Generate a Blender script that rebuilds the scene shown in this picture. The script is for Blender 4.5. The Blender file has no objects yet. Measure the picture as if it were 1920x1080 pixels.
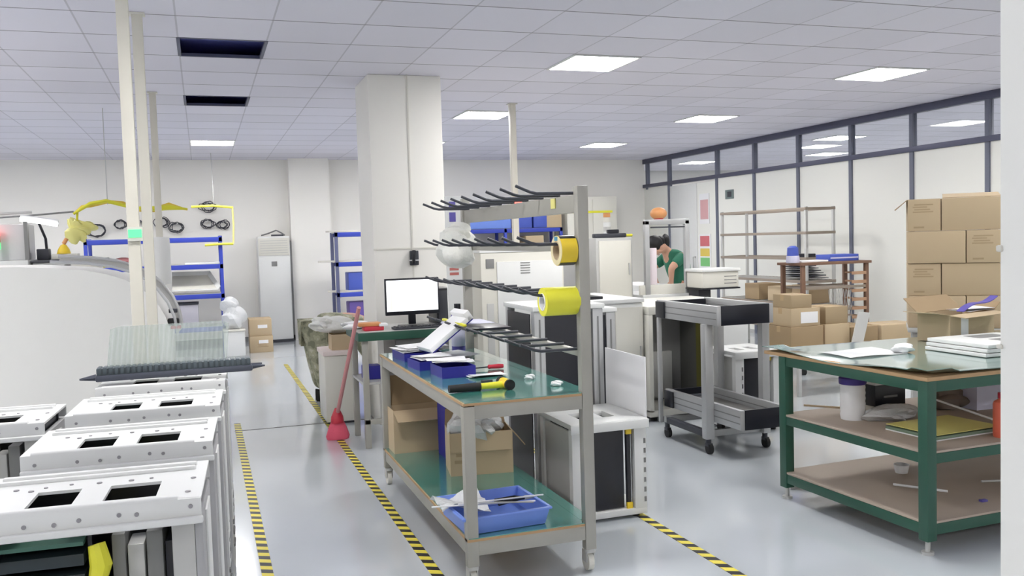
import bpy, bmesh, math, random
from mathutils import Vector, Matrix
random.seed(7)
S = bpy.context.scene
COL = S.collection
# ------------------------------------------------------------------ camera, world, exposure
cam = bpy.data.cameras.new('camera'); cam.sensor_width = 36.0; cam.lens = 1690.0 / 1920.0 * 36.0
cam.clip_start = 0.05; cam.clip_end = 100
camo = bpy.data.objects.new('camera', cam); COL.objects.link(camo); S.camera = camo
RX = (0.94513185, -0.04592339, 0.32344526)   # world x axis seen in camera axes (right, down, forward)
RY = (-0.32532507, -0.04192333, 0.94467245)
RZ = (-0.02982266, -0.99806487, -0.05456311)
rt = Vector((RX[0], RY[0], RZ[0])); dn = Vector((RX[1], RY[1], RZ[1])); fw = Vector((RX[2], RY[2], RZ[2]))
m = Matrix((rt, -dn, -fw)).transposed().to_4x4(); m.translation = Vector((0, 0, 1.62))
camo.matrix_world = m
w = bpy.data.worlds.new('world'); S.world = w; w.use_nodes = True
w.node_tree.nodes['Background'].inputs[0].default_value = (0.8, 0.85, 0.9, 1)
w.node_tree.nodes['Background'].inputs[1].default_value = 0.3
S.view_settings.view_transform = 'Standard'; S.view_settings.look = 'None'
S.view_settings.exposure = 1.55; S.view_settings.gamma = 1.0; S.view_settings.use_curve_mapping = False
LIGHT = 15.0
H = 3.09
PI = math.pi

# ------------------------------------------------------------------ helpers
def lin(c):
    r = []
    for v in c:
        v = v / 255.0
        r.append(v / 12.92 if v <= 0.04045 else ((v + 0.055) / 1.055) ** 2.4)
    return (*r, 1)

def M(name, col, rough=0.5, metal=0.0, var=0.05, scale=6.0, bump=0.0, alpha=1.0, emit=0.0, trans=0.0, bscale=None):
    mt = bpy.data.materials.new(name); mt.use_nodes = True
    nt = mt.node_tree; b = nt.nodes['Principled BSDF']
    c = lin(col)
    tc = nt.nodes.new('ShaderNodeTexCoord'); nz = nt.nodes.new('ShaderNodeTexNoise')
    nz.inputs['Scale'].default_value = scale; nz.inputs['Detail'].default_value = 4
    nt.links.new(tc.outputs['Object'], nz.inputs['Vector'])
    mx = nt.nodes.new('ShaderNodeMix'); mx.data_type = 'RGBA'
    mx.inputs[6].default_value = tuple(max(0, v * (1 - var)) for v in c[:3]) + (1,)
    mx.inputs[7].default_value = tuple(min(1, v * (1 + var)) for v in c[:3]) + (1,)
    nt.links.new(nz.outputs['Fac'], mx.inputs[0]); nt.links.new(mx.outputs[2], b.inputs['Base Color'])
    b.inputs['Roughness'].default_value = rough; b.inputs['Metallic'].default_value = metal
    if bump > 0:
        n2 = nt.nodes.new('ShaderNodeTexNoise'); n2.inputs['Scale'].default_value = bscale or scale * 8
        nt.links.new(tc.outputs['Object'], n2.inputs['Vector'])
        bp = nt.nodes.new('ShaderNodeBump'); bp.inputs['Strength'].default_value = bump; bp.inputs['Distance'].default_value = 0.01
        nt.links.new(n2.outputs['Fac'], bp.inputs['Height']); nt.links.new(bp.outputs['Normal'], b.inputs['Normal'])
    if alpha < 1: b.inputs['Alpha'].default_value = alpha
    if trans > 0: b.inputs['Transmission Weight'].default_value = trans
    if emit > 0:
        b.inputs['Emission Color'].default_value = c; b.inputs['Emission Strength'].default_value = emit
    return mt

class MB:
    """collects shapes, links them as one mesh object"""
    def __init__(s): s.bm = bmesh.new(); s.mi = 0; s.X = None
    def _add(s, fn):
        nf = len(s.bm.faces); nv = len(s.bm.verts)
        fn()
        s.bm.faces.ensure_lookup_table(); s.bm.verts.ensure_lookup_table()
        for f in s.bm.faces[nf:]: f.material_index = s.mi
        if s.X is not None:
            for v in s.bm.verts[nv:]: v.co = s.X @ v.co
        return s
    def box(s, x0, x1, y0, y1, z0, z1, bev=0.0, seg=2):
        t = bmesh.new()
        bmesh.ops.create_cube(t, size=1.0)
        for v in t.verts:
            v.co = Vector(((x0 + x1) / 2 + v.co.x * (x1 - x0), (y0 + y1) / 2 + v.co.y * (y1 - y0), (z0 + z1) / 2 + v.co.z * (z1 - z0)))
        if bev > 0:
            bev = min(bev, 0.45 * min(abs(x1 - x0), abs(y1 - y0), abs(z1 - z0)))
            bmesh.ops.bevel(t, geom=t.edges[:], offset=bev, segments=seg, affect='EDGES', profile=0.6)
        return s.merge(t)
    def merge(s, t):
        def f():
            mp = {}
            for v in t.verts: mp[v] = s.bm.verts.new(v.co)
            for q in t.faces:
                try: s.bm.faces.new([mp[v] for v in q.verts])
                except ValueError: pass
        s._add(f); t.free(); return s
    def cyl(s, p0, p1, r0, r1=None, n=16):
        r1 = r0 if r1 is None else r1
        p0 = Vector(p0); p1 = Vector(p1); d = (p1 - p0).normalized()
        a = d.orthogonal().normalized(); b = d.cross(a)
        def f():
            A = [s.bm.verts.new(p0 + (a * math.cos(2 * PI * i / n) + b * math.sin(2 * PI * i / n)) * r0) for i in range(n)]
            B = [s.bm.verts.new(p1 + (a * math.cos(2 * PI * i / n) + b * math.sin(2 * PI * i / n)) * r1) for i in range(n)]
            for i in range(n): s.bm.faces.new((A[i], A[(i + 1) % n], B[(i + 1) % n], B[i]))
            s.bm.faces.new(A[::-1]); s.bm.faces.new(B)
        return s._add(f)
    def tube(s, pts, r, n=8, closed=False):
        P = [Vector(p) for p in pts]; k = len(P)
        rr = r if isinstance(r, (list, tuple)) else [r] * k
        def f():
            rings = []; ref = None
            for i in range(k):
                if closed: d = P[(i + 1) % k] - P[i - 1]
                else: d = P[min(i + 1, k - 1)] - P[max(i - 1, 0)]
                d.normalize()
                if ref is None: a = d.orthogonal().normalized()
                else:
                    a = ref - d * ref.dot(d)
                    a = a.normalized() if a.length > 1e-6 else d.orthogonal().normalized()
                ref = a; b = d.cross(a)
                rings.append([s.bm.verts.new(P[i] + (a * math.cos(2 * PI * j / n) + b * math.sin(2 * PI * j / n)) * rr[i]) for j in range(n)])
            for i in range(k if closed else k - 1):
                A = rings[i]; B = rings[(i + 1) % k]
                for j in range(n): s.bm.faces.new((A[j], A[(j + 1) % n], B[(j + 1) % n], B[j]))
            if not closed: s.bm.faces.new(rings[0][::-1]); s.bm.faces.new(rings[-1])
        return s._add(f)
    def lathe(s, prof, c=(0, 0, 0), n=24):
        def f():
            rings = []
            for r, z in prof:
                rings.append([s.bm.verts.new((c[0] + r * math.cos(2 * PI * j / n), c[1] + r * math.sin(2 * PI * j / n), c[2] + z)) for j in range(n)])
            for A, B in zip(rings, rings[1:]):
                for j in range(n): s.bm.faces.new((A[j], A[(j + 1) % n], B[(j + 1) % n], B[j]))
            s.bm.faces.new(rings[0][::-1]); s.bm.faces.new(rings[-1])
        return s._add(f)
    def prism(s, poly, axis, a, b):
        def P(u, v, t): return {'x': (t, u, v), 'y': (u, t, v), 'z': (u, v, t)}[axis]
        def f():
            A = [s.bm.verts.new(P(u, v, a)) for u, v in poly]; B = [s.bm.verts.new(P(u, v, b)) for u, v in poly]
            k = len(poly)
            for i in range(k): s.bm.faces.new((A[i], A[(i + 1) % k], B[(i + 1) % k], B[i]))
            s.bm.faces.new(A[::-1]); s.bm.faces.new(B)
        return s._add(f)
    def slab(s, q, th):
        q = [Vector(p) for p in q]; n = (q[1] - q[0]).cross(q[2] - q[0]).normalized() * th
        def f():
            A = [s.bm.verts.new(p) for p in q]; B = [s.bm.verts.new(p + n) for p in q]; k = len(q)
            for i in range(k): s.bm.faces.new((A[i], A[(i + 1) % k], B[(i + 1) % k], B[i]))
            s.bm.faces.new(A[::-1]); s.bm.faces.new(B)
        return s._add(f)
    def blob(s, c, r, seed=0, amp=0.15, sub=3, flat=None):
        t = bmesh.new(); bmesh.ops.create_icosphere(t, subdivisions=sub, radius=1.0)
        rnd = random.Random(seed); ph = [(rnd.uniform(2, 6), rnd.uniform(2, 6), rnd.uniform(2, 6), rnd.uniform(0, 6)) for _ in range(5)]
        for v in t.verts:
            p = v.co.copy()
            k = 1 + amp * sum(math.sin(a * p.x + b * p.y + d * p.z + e) for a, b, d, e in ph) / 3
            v.co = Vector((c[0] + p.x * r[0] * k, c[1] + p.y * r[1] * k, c[2] + p.z * r[2] * k))
            if flat is not None and v.co.z < flat: v.co.z = flat
        return s.merge(t)
    def sheet(s, fn, nu, nv, th=0.0):
        """grid fn(u,v)->point, given thickness th downwards"""
        def f():
            A = [[s.bm.verts.new(fn(i / nu, j / nv)) for j in range(nv + 1)] for i in range(nu + 1)]
            B = [[s.bm.verts.new(Vector(fn(i / nu, j / nv)) - Vector((0, 0, th))) for j in range(nv + 1)] for i in range(nu + 1)]
            for i in range(nu):
                for j in range(nv):
                    s.bm.faces.new((A[i][j], A[i + 1][j], A[i + 1][j + 1], A[i][j + 1]))
                    s.bm.faces.new((B[i][j], B[i][j + 1], B[i + 1][j + 1], B[i + 1][j]))
            for i in range(nu):
                s.bm.faces.new((A[i][0], B[i][0], B[i + 1][0], A[i + 1][0])); s.bm.faces.new((A[i + 1][nv], B[i + 1][nv], B[i][nv], A[i][nv]))
            for j in range(nv):
                s.bm.faces.new((A[0][j + 1], B[0][j + 1], B[0][j], A[0][j])); s.bm.faces.new((A[nu][j], B[nu][j], B[nu][j + 1], A[nu][j + 1]))
        return s._add(f)
    def build(s, name, mats, parent=None, loc=(0, 0, 0), rz=0.0, rot=None, sharp=0.6):
        bmesh.ops.recalc_face_normals(s.bm, faces=s.bm.faces[:])
        for f in s.bm.faces: f.smooth = True
        for e in s.bm.edges:
            if len(e.link_faces) == 2 and e.calc_face_angle(0) > sharp: e.smooth = False
        me = bpy.data.meshes.new(name); s.bm.to_mesh(me); s.bm.free()
        for q in (mats if isinstance(mats, (list, tuple)) else [mats]): me.materials.append(q)
        o = bpy.data.objects.new(name, me); COL.objects.link(o)
        o.location = loc; o.rotation_euler = rot if rot else (0, 0, rz)
        if parent: o.parent = parent
        return o

def bx(*a, bev=0.0): return MB().box(*a, bev=bev)
def tag(o, label, cat, group=None, kind=None):
    o['label'] = label; o['category'] = cat
    if group: o['group'] = group
    if kind: o['kind'] = kind
    return o
def thing(name, label, cat, loc=(0, 0, 0), rz=0.0, group=None):
    o = bpy.data.objects.new(name, None); COL.objects.link(o); o.empty_display_size = 0.1
    o.location = loc; o.rotation_euler = (0, 0, rz)
    return tag(o, label, cat, group)
def struct(name, mb, mats, parent=None, **k):
    o = mb.build(name, mats, parent, **k)
    if not parent: o['kind'] = 'structure'
    return o
def dup(r, loc, rz=None, label=None, group=None):
    def cp(o, par):
        c = o.copy(); COL.objects.link(c); c.parent = par
        for ch in kids.get(o.name, []): cp(ch, c)
        return c
    kids = {}
    for o in list(COL.objects):
        if o.parent: kids.setdefault(o.parent.name, []).append(o)
    c = cp(r, None); c.location = loc
    if rz is not None: c.rotation_euler = (0, 0, rz)
    if label: c['label'] = label
    if group: c['group'] = group
    return c
def mark(o, label): o['label'] = label; return o

# ------------------------------------------------------------------ materials
m_wall = M('wall_paint', (246, 244, 239), 0.7, var=0.015, scale=0.8)
m_col = M('column_paint', (238, 236, 230), 0.6, var=0.015, scale=0.8)
m_frame = M('dark_frame', (84, 86, 106), 0.45, 0.3)
m_panel = M('frosted_panel', (234, 234, 228), 0.35, var=0.02, scale=0.6)
m_white = M('white_enamel', (224, 225, 224), 0.35, var=0.015)
m_white2 = M('cream_enamel', (216, 214, 205), 0.4, var=0.02)
m_grey = M('light_grey_steel', (190, 190, 188), 0.4, 0.1)
m_mid = M('mid_grey', (128, 128, 128), 0.5)
m_dark = M('dark_grey', (58, 60, 68), 0.45)
m_black = M('black_panel', (22, 24, 34), 0.3)
m_rubber = M('black_rubber', (28, 28, 30), 0.7)
m_alu = M('brushed_aluminium', (186, 187, 188), 0.38, 0.55)
m_galv = M('grey_cart_steel', (166, 164, 156), 0.42, 0.35, var=0.08)
m_brown = M('taupe_steel', (150, 138, 126), 0.5, 0.2)
m_rust = M('rusty_brown_steel', (122, 92, 74), 0.6, var=0.2)
m_blue = M('blue_steel', (52, 70, 176), 0.45)
m_bluebin = M('blue_plastic', (116, 146, 226), 0.35)
m_navy = M('navy_card', (38, 36, 138), 0.5)
m_dblue = M('blue_crate', (70, 90, 180), 0.45)
m_green = M('green_steel', (40, 84, 68), 0.4, var=0.1)
m_mat = M('green_bench_mat', (72, 142, 132), 0.13, var=0.12, scale=2.0)
m_mat2 = M('grey_green_bench_mat', (120, 150, 142), 0.12, var=0.15, scale=2.0)
for q_ in (m_mat, m_mat2):
    b_ = q_.node_tree.nodes['Principled BSDF']; b_.inputs['Coat Weight'].default_value = 1.0; b_.inputs['Coat Roughness'].default_value = 0.12; b_.inputs['Coat IOR'].default_value = 1.9
m_ply = M('plywood_edge', (182, 150, 112), 0.7, var=0.12, scale=12)
m_board = M('brown_chipboard', (176, 162, 148), 0.65, var=0.14, scale=3)
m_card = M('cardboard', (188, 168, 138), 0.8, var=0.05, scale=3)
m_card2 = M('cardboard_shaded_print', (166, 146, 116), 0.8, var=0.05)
m_cardin = M('cardboard_inside_and_shade', (158, 136, 106), 0.85, var=0.06)  # inner faces; also puts shade into the colour of some heap boxes
m_tape = M('packing_tape', (176, 150, 112), 0.35)
m_paper = M('white_paper', (236, 236, 238), 0.7, var=0.01)
m_bag = M('thin_plastic_bag', (232, 234, 236), 0.25, alpha=0.75, bump=0.6, scale=8)
m_yel = M('yellow_plastic', (226, 222, 60), 0.45)
m_yel2 = M('amber_yellow', (232, 200, 50), 0.45)
m_folder = M('yellow_folder', (224, 217, 132), 0.5)
m_red = M('red_plastic', (196, 46, 66), 0.45)
m_pink = M('pink_red_bristle', (222, 92, 116), 0.8, bump=0.5)
m_orange = M('orange_plastic', (214, 150, 96), 0.4)
m_purple = M('purple_label', (96, 88, 170), 0.45)
m_lilac = M('pale_lilac_paper', (206, 206, 228), 0.55)
m_clear = M('clear_ribbed_plastic', (186, 196, 192), 0.25, alpha=0.4)
m_skin = M('skin', (206, 160, 136), 0.55)
m_hair = M('black_hair', (24, 22, 26), 0.6)
m_shirt = M('green_shirt', (48, 116, 92), 0.8, var=0.12)
m_screen = M('monitor_screen', (244, 246, 252), 0.4, emit=0.42)
m_screenb = M('monitor_sidebar', (236, 238, 216), 0.4, emit=0.3)
m_gled = M('green_lamp', (90, 235, 140), 0.4, emit=0.35)
m_rled = M('red_lamp', (255, 90, 80), 0.4, emit=1.2)
m_tube = M('white_lamp_tube', (255, 255, 255), 0.4, emit=3.0)

def mat_light():
    mt = bpy.data.materials.new('lamp_diffuser'); mt.use_nodes = True; nt = mt.node_tree
    nt.nodes.clear(); o = nt.nodes.new('ShaderNodeOutputMaterial'); e = nt.nodes.new('ShaderNodeEmission')
    e.inputs[0].default_value = (1.0, 0.985, 0.955, 1); e.inputs[1].default_value = LIGHT
    nt.links.new(e.outputs[0], o.inputs[0]); return mt
m_lamp = mat_light()

def grid_ceiling():
    mt = M('ceiling_tile', (224, 222, 234), 0.75, var=0.02, scale=0.7); nt = mt.node_tree; b = nt.nodes['Principled BSDF']
    src = b.inputs['Base Color'].links[0].from_socket
    tc = nt.nodes.new('ShaderNodeTexCoord'); sp = nt.nodes.new('ShaderNodeSeparateXYZ'); nt.links.new(tc.outputs['Object'], sp.inputs[0])
    def mth(op, a, c=None):
        n = nt.nodes.new('ShaderNodeMath'); n.operation = op
        for i, q in enumerate((a, c)):
            if q is None: continue
            if isinstance(q, (int, float)): n.inputs[i].default_value = q
            else: nt.links.new(q, n.inputs[i])
        return n.outputs[0]
    def line(ax, off, size, wd):
        t = mth('DIVIDE', mth('ADD', sp.outputs[ax], off), size)
        fr = mth('FRACT', t); d = mth('MINIMUM', fr, mth('SUBTRACT', 1.0, fr))
        return mth('LESS_THAN', d, wd / size), mth('FLOOR', t)
    lx, fx = line(0, 0.09 + 60.0, 0.6, 0.006); ly, fy = line(1, 63.0 - 6.77, 0.63, 0.008)
    ln = mth('MAXIMUM', mth('MULTIPLY', lx, 0.4), ly)
    cb = nt.nodes.new('ShaderNodeCombineXYZ'); nt.links.new(fx, cb.inputs[0]); nt.links.new(fy, cb.inputs[1])
    wn = nt.nodes.new('ShaderNodeTexWhiteNoise'); nt.links.new(cb.outputs[0], wn.inputs['Vector'])
    tone = mth('ADD', 0.95, mth('MULTIPLY', wn.outputs['Value'], 0.08))
    hsv = nt.nodes.new('ShaderNodeHueSaturation'); nt.links.new(src, hsv.inputs['Color']); nt.links.new(tone, hsv.inputs['Value'])
    mx = nt.nodes.new('ShaderNodeMix'); mx.data_type = 'RGBA'; mx.inputs[7].default_value = lin((104, 102, 110))
    nt.links.new(mth('MULTIPLY', ln, 0.8), mx.inputs[0]); nt.links.new(hsv.outputs[0], mx.inputs[6]); nt.links.new(mx.outputs[2], b.inputs['Base Color'])
    return mt
m_ceil = grid_ceiling()

def epoxy():
    mt = M('grey_epoxy_floor', (196, 202, 208), 0.16, var=0.05, scale=0.9); nt = mt.node_tree; b = nt.nodes['Principled BSDF']
    nz = nt.nodes.new('ShaderNodeTexNoise'); nz.inputs['Scale'].default_value = 2.2; nz.inputs['Detail'].default_value = 3
    mr = nt.nodes.new('ShaderNodeMapRange'); mr.inputs[3].default_value = 0.1; mr.inputs[4].default_value = 0.24
    nt.links.new(nz.outputs['Fac'], mr.inputs[0]); nt.links.new(mr.outputs[0], b.inputs['Roughness'])
    b.inputs['Coat Weight'].default_value = 0.6; b.inputs['Coat Roughness'].default_value = 0.06
    return mt
m_floor = epoxy()

def hazard():
    mt = M('hazard_tape', (232, 212, 70), 0.4); nt = mt.node_tree; b = nt.nodes['Principled BSDF']
    tc = nt.nodes.new('ShaderNodeTexCoord'); sp = nt.nodes.new('ShaderNodeSeparateXYZ'); nt.links.new(tc.outputs['Object'], sp.inputs[0])
    a = nt.nodes.new('ShaderNodeMath'); a.operation = 'MULTIPLY'; a.inputs[1].default_value = 0.55; nt.links.new(sp.outputs[0], a.inputs[0])
    s = nt.nodes.new('ShaderNodeMath'); s.operation = 'ADD'; nt.links.new(sp.outputs[1], s.inputs[0]); nt.links.new(a.outputs[0], s.inputs[1])
    d = nt.nodes.new('ShaderNodeMath'); d.operation = 'DIVIDE'; d.inputs[1].default_value = 0.105; nt.links.new(s.outputs[0], d.inputs[0])
    f = nt.nodes.new('ShaderNodeMath'); f.operation = 'FRACT'; nt.links.new(d.outputs[0], f.inputs[0])
    l = nt.nodes.new('ShaderNodeMath'); l.operation = 'LESS_THAN'; l.inputs[1].default_value = 0.5; nt.links.new(f.outputs[0], l.inputs[0])
    mx = nt.nodes.new('ShaderNodeMix'); mx.data_type = 'RGBA'; mx.inputs[6].default_value = lin((236, 220, 84)); mx.inputs[7].default_value = lin((44, 42, 46))
    nt.links.new(l.outputs[0], mx.inputs[0]); nt.links.new(mx.outputs[2], b.inputs['Base Color']); return mt
m_haz = hazard()

def camo_mat():
    mt = M('camouflage_cloth', (150, 150, 128), 0.85); nt = mt.node_tree; b = nt.nodes['Principled BSDF']
    tc = nt.nodes.new('ShaderNodeTexCoord'); nz = nt.nodes.new('ShaderNodeTexNoise'); nz.inputs['Scale'].default_value = 11; nz.inputs['Detail'].default_value = 2
    nt.links.new(tc.outputs['Object'], nz.inputs['Vector'])
    cr = nt.nodes.new('ShaderNodeValToRGB'); cr.color_ramp.interpolation = 'CONSTANT'
    e = cr.color_ramp.elements; e[0].color = lin((122, 124, 104)); e[0].position = 0; e[1].color = lin((150, 150, 128)); e[1].position = 0.42
    k = e.new(0.52); k.color = lin((168, 166, 142)); k = e.new(0.62); k.color = lin((186, 184, 168))
    nt.links.new(nz.outputs['Fac'], cr.inputs[0]); nt.links.new(cr.outputs[0], b.inputs['Base Color']); return mt
m_camo = camo_mat()

def glass_mat():
    mt = bpy.data.materials.new('window_glass'); mt.use_nodes = True; nt = mt.node_tree; nt.nodes.clear()
    o = nt.nodes.new('ShaderNodeOutputMaterial'); g = nt.nodes.new('ShaderNodeBsdfGlossy'); t = nt.nodes.new('ShaderNodeBsdfTransparent')
    g.inputs['Roughness'].default_value = 0.01; t.inputs[0].default_value = (0.93, 0.94, 0.95, 1)
    lw = nt.nodes.new('ShaderNodeLayerWeight'); lw.inputs[0].default_value = 0.5
    p = nt.nodes.new('ShaderNodeMath'); p.operation = 'POWER'; p.inputs[1].default_value = 3.0; nt.links.new(lw.outputs['Facing'], p.inputs[0])
    f = nt.nodes.new('ShaderNodeMath'); f.operation = 'MULTIPLY_ADD'; f.inputs[1].default_value = 0.7; f.inputs[2].default_value = 0.05; nt.links.new(p.outputs[0], f.inputs[0])
    x = nt.nodes.new('ShaderNodeMixShader'); nt.links.new(f.outputs[0], x.inputs[0]); nt.links.new(t.outputs[0], x.inputs[1]); nt.links.new(g.outputs[0], x.inputs[2])
    nt.links.new(x.outputs[0], o.inputs[0]); return mt
m_glass = glass_mat()

# ================================================================== SETTING
XR = 8.3          # glass partition
YB = 16.0         # back wall
XL = -8.0; Y0 = -4.0; XN = 13.0
struct('floor', bx(XL, XN, Y0, 19.0, -0.1, 0), m_floor)
holes = [(-0.09, 6.77), (-0.09, 9.29)]
def ceiling():
    b = MB(); xs = [-0.09 + 0.6 * k for k in range(-14, 23)]; ys = [6.77 + 0.63 * k for k in range(-18, 20)]
    for i in range(len(xs) - 1):
        j0 = 0
        stops = sorted([k for k in range(len(ys) - 1) for (hx, hy) in holes if abs(xs[i] - hx) < 0.01 and abs(ys[k] - hy) < 0.01])
        for s in stops + [len(ys) - 1]:
            if s > j0: b.box(xs[i], xs[i + 1], ys[j0], ys[s], H, H + 0.012)
            j0 = s + 1
    struct('ceiling', b, m_ceil)
ceiling()
struct('ceiling_deck', bx(XL - .5, XN, Y0 - 1, 19.2, H + .13, H + .3), M('dark_plenum', (120, 126, 200), 0.8))
for n, (hx, hy) in enumerate(holes):
    b = MB()
    for a in ((hx, hx + .6, hy - .012, hy + .012), (hx, hx + .6, hy + .618, hy + .642), (hx - .012, hx + .012, hy, hy + .63), (hx + .588, hx + .612, hy, hy + .63)):
        b.box(*a, H - 0.003, H + 0.021)
    struct('trim_%d' % (20 + n), b, m_frame)
struct('wall_back', bx(XL, XR, YB, YB + .15, 0, 3.75), m_wall)
struct('wall_left', bx(XL - .15, XL, Y0, YB + .15, 0, 3.75), m_wall)
struct('wall_front', bx(XL, XN, Y0 - .15, Y0, 0, 3.75), m_wall)
struct('wall_next_room', bx(XN - .1, XN, Y0, 19, 0, 3.75), m_wall)
struct('wall_next_room_back', bx(XR, XN, 18.9, 19.05, 0, 3.75), m_wall)
struct('wall_pilaster', bx(1.45, 2.12, 15.73, YB, 0, H), m_wall)
struct('baseboard_back', bx(XL, XR, 15.985, YB, 0, 0.08), m_mid)
struct('wall_column', bx(1.43, 2.09, 7.9, 8.56, 0, H, bev=.012), m_col)
struct('trim_1', MB().box(1.772, 1.785, 7.893, 7.902, 1.25, H).box(1.43, 2.09, 7.894, 7.902, 1.555, 1.568), m_white2)
# the door reveal close on the right
j = struct('wall_right_near', bx(1.085, 1.42, .72, 1.0, 0, H, bev=.006), M('jamb_paint', (240, 240, 236), 0.6, var=.01))
struct('trim_3', MB().box(1.081, 1.09, 0.993, 1.003, 1.58, 1.59, bev=.003).box(1.081, 1.09, 0.993, 1.003, 1.44, 1.447, bev=.003), m_white2)
# glass partition on the right
mul = [15.86, 14.99, 13.34, 12.25, 11.14, 10.01, 8.91, 7.78, 6.66, 5.5]
m_mull = M('mullion_grey', (104, 108, 124), 0.5)
struct('trim_4', bx(XR - .04, XR + .04, 4.5, YB, H - .09, H, bev=.004), m_frame)
struct('trim_5', bx(XR - .045, XR + .04, 4.5, YB, 2.535, 2.6, bev=.004), m_frame)
for n, y in enumerate(mul):
    struct('trim_%d' % (6 + n), bx(XR - .035, XR + .035, y - .03, y + .03, 0 if n else 2.5, H - .09, bev=.003), m_mull)
m_lframe = M('grey_mullion_face', (150, 154, 160), 0.5)
for n, (a, c) in enumerate(zip(mul, mul[1:])):
    wn = struct('window_%d' % (n + 1), bx(XR - .004, XR + .004, c + .03, a - .03, 2.6, H - .09), m_glass)
struct('wall_right', bx(XR - .012, XR + .012, 4.5, 13.31, 0, 2.535), m_panel)
struct('wall_right_end', bx(XR - .012, XR + .012, 15.02, YB, 0, 2.535), m_panel)
struct('wall_right_stub', bx(XR - .1, XR + .1, Y0, 4.5, 0, H), m_wall)
d = bpy.data.objects.new('door_1', None); COL.objects.link(d); d.location = (XR, 13.37, 0); d['kind'] = 'structure'
MB().box(-.02, .02, 0, .62, 0.02, 2.5).build('door_leaf', m_panel, d)
MB().box(-.02, .02, .64, 1.59, 0.02, 2.5, bev=.004).build('door_leaf', m_white, d)
MB().tube([(-.02, .70, .95), (-.07, .70, .95), (-.07, .70, 1.2), (-.02, .70, 1.2)], .012).build('door_handle', m_alu, d)
struct('baseboard_right', bx(XR - .02, XR + .02, 4.5, 13.31, 0, .06), m_grey)
struct('trim_16', bx(.2, 1.6, 8.225, 8.245, 0, .003), m_mid)          # joint in the floor

# floor tapes
for nm, (x, y0, y1, lab) in enumerate([
        (.235, 3.4, 8.6, 'yellow and black hazard tape along the row of white machine housings'),
        (1.01, 3.0, 12.6, 'yellow and black hazard tape running left of the grey trolley to the broom'),
        (2.33, 3.2, 6.75, 'yellow and black hazard tape running under the open white lid housing')]):
    tag(bx(-.028, .028, 0, y1 - y0, .0005, .0022).build('floor_tape', m_haz, loc=(x, y0, 0)), lab, 'floor tape', 'hazard tapes on the floor')

# ceiling lights
def lamp(x, y, label, group='square ceiling light panels'):
    t = thing('ceiling_light', label, 'ceiling light', (x + .3, y + .315, H), 0, group)
    f = MB()
    for a in ((-.3, .3, -.315, -.295), (-.3, .3, .295, .315), (-.3, -.28, -.295, .295), (.28, .3, -.295, .295)): f.box(*a, -.012, -.001)
    f.build('frame', m_white, t)
    MB().box(-.28, .28, -.295, .295, -.01, -.006).build('diffuser', m_lamp, t)
    return t
rows = [6.77, 9.92, 13.07]
lab = {(2.91, 6.77): 'square ceiling light panel nearest the camera, right of the white column',
       (5.91, 6.77): 'square ceiling light panel nearest the glass partition, largest on the right',
       (2.91, 9.92): 'square ceiling light panel just right of the white column top',
       (5.91, 9.92): 'square ceiling light panel in the middle of the right hand line of lights',
       (2.91, 13.07): 'square ceiling light panel half hidden behind the white column',
       (5.91, 13.07): 'farthest square ceiling light panel in the line by the glass partition',
       (-.09, 13.07): 'square ceiling light panel beyond the two open dark ceiling holes',
       (-3.09, 13.07): 'square ceiling light panel cut by the left edge of the picture'}
for k, l in lab.items(): lamp(k[0], k[1], l)
for x in (-6.09, -3.09):
    for y in (.47, 3.62, 6.77, 9.92) : lamp(x, y, 'ceiling light panel outside the view, over the left side', 'ceiling lights out of view')
for x in (-.09, 2.91, 5.91):
    for y in (-2.68, 3.62): lamp(x, y, 'ceiling light panel outside the view, near the camera', 'ceiling lights out of view')
lamp(9.51, 11.81, 'ceiling light panel seen through the glass in the next room')
lamp(9.51, 16.22, 'farthest ceiling light panel behind the glass in the next room')
for x, y in ((9.51, 6.77), (11.31, 4.2), (11.31, 8.1), (11.31, 14.4)): lamp(x, y, 'added light panel outside the view, brightening the next room', 'ceiling lights out of view')  # unseen lamps added to brighten the ceiling behind the glass

# notices on the partition
def poster(y0, y1, z0, z1, name, label, bands):
    t = thing(name, label, 'poster', (XR - .024, (y0 + y1) / 2, z0))
    hw = (y1 - y0) / 2; hh = z1 - z0
    MB().box(-.006, 0, -hw, hw, 0, hh).build('sheet', m_paper, t)
    for a, c, mt in bands: MB().box(-.0075, -.006, -hw * .8, hw * .8, a * hh, c * hh).build('printed_band', mt, t)
pr = M('faded_red_print', (206, 112, 120), .6); py_ = M('amber_print', (226, 200, 100), .6); pg = M('green_print', (130, 200, 130), .6)
poster(13.55, 13.93, .98, 1.6, 'wall_poster', 'paper notice with red, yellow and green bands on the glass door', [(.66, .95, pr), (.38, .6, py_), (.1, .34, pg)])
poster(13.58, 13.9, 1.78, 2.3, 'wall_poster', 'white notice with a pale red patch above the banded notice', [(.15, .8, M('pale_red_print', (214, 168, 170), .6))])
t = thing('door_sign', 'small dark grey sign plate high on the partition', 'sign', (XR - .012, 12.96, 2.17))
MB().box(-.015, 0, -.12, .12, 0, .15, bev=.004).build('plate', M('sign_grey', (112, 126, 126), .5), t)
MB().box(-.018, -.015, -.07, .05, .03, .12).build('dark_square', m_dark, t)

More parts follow.
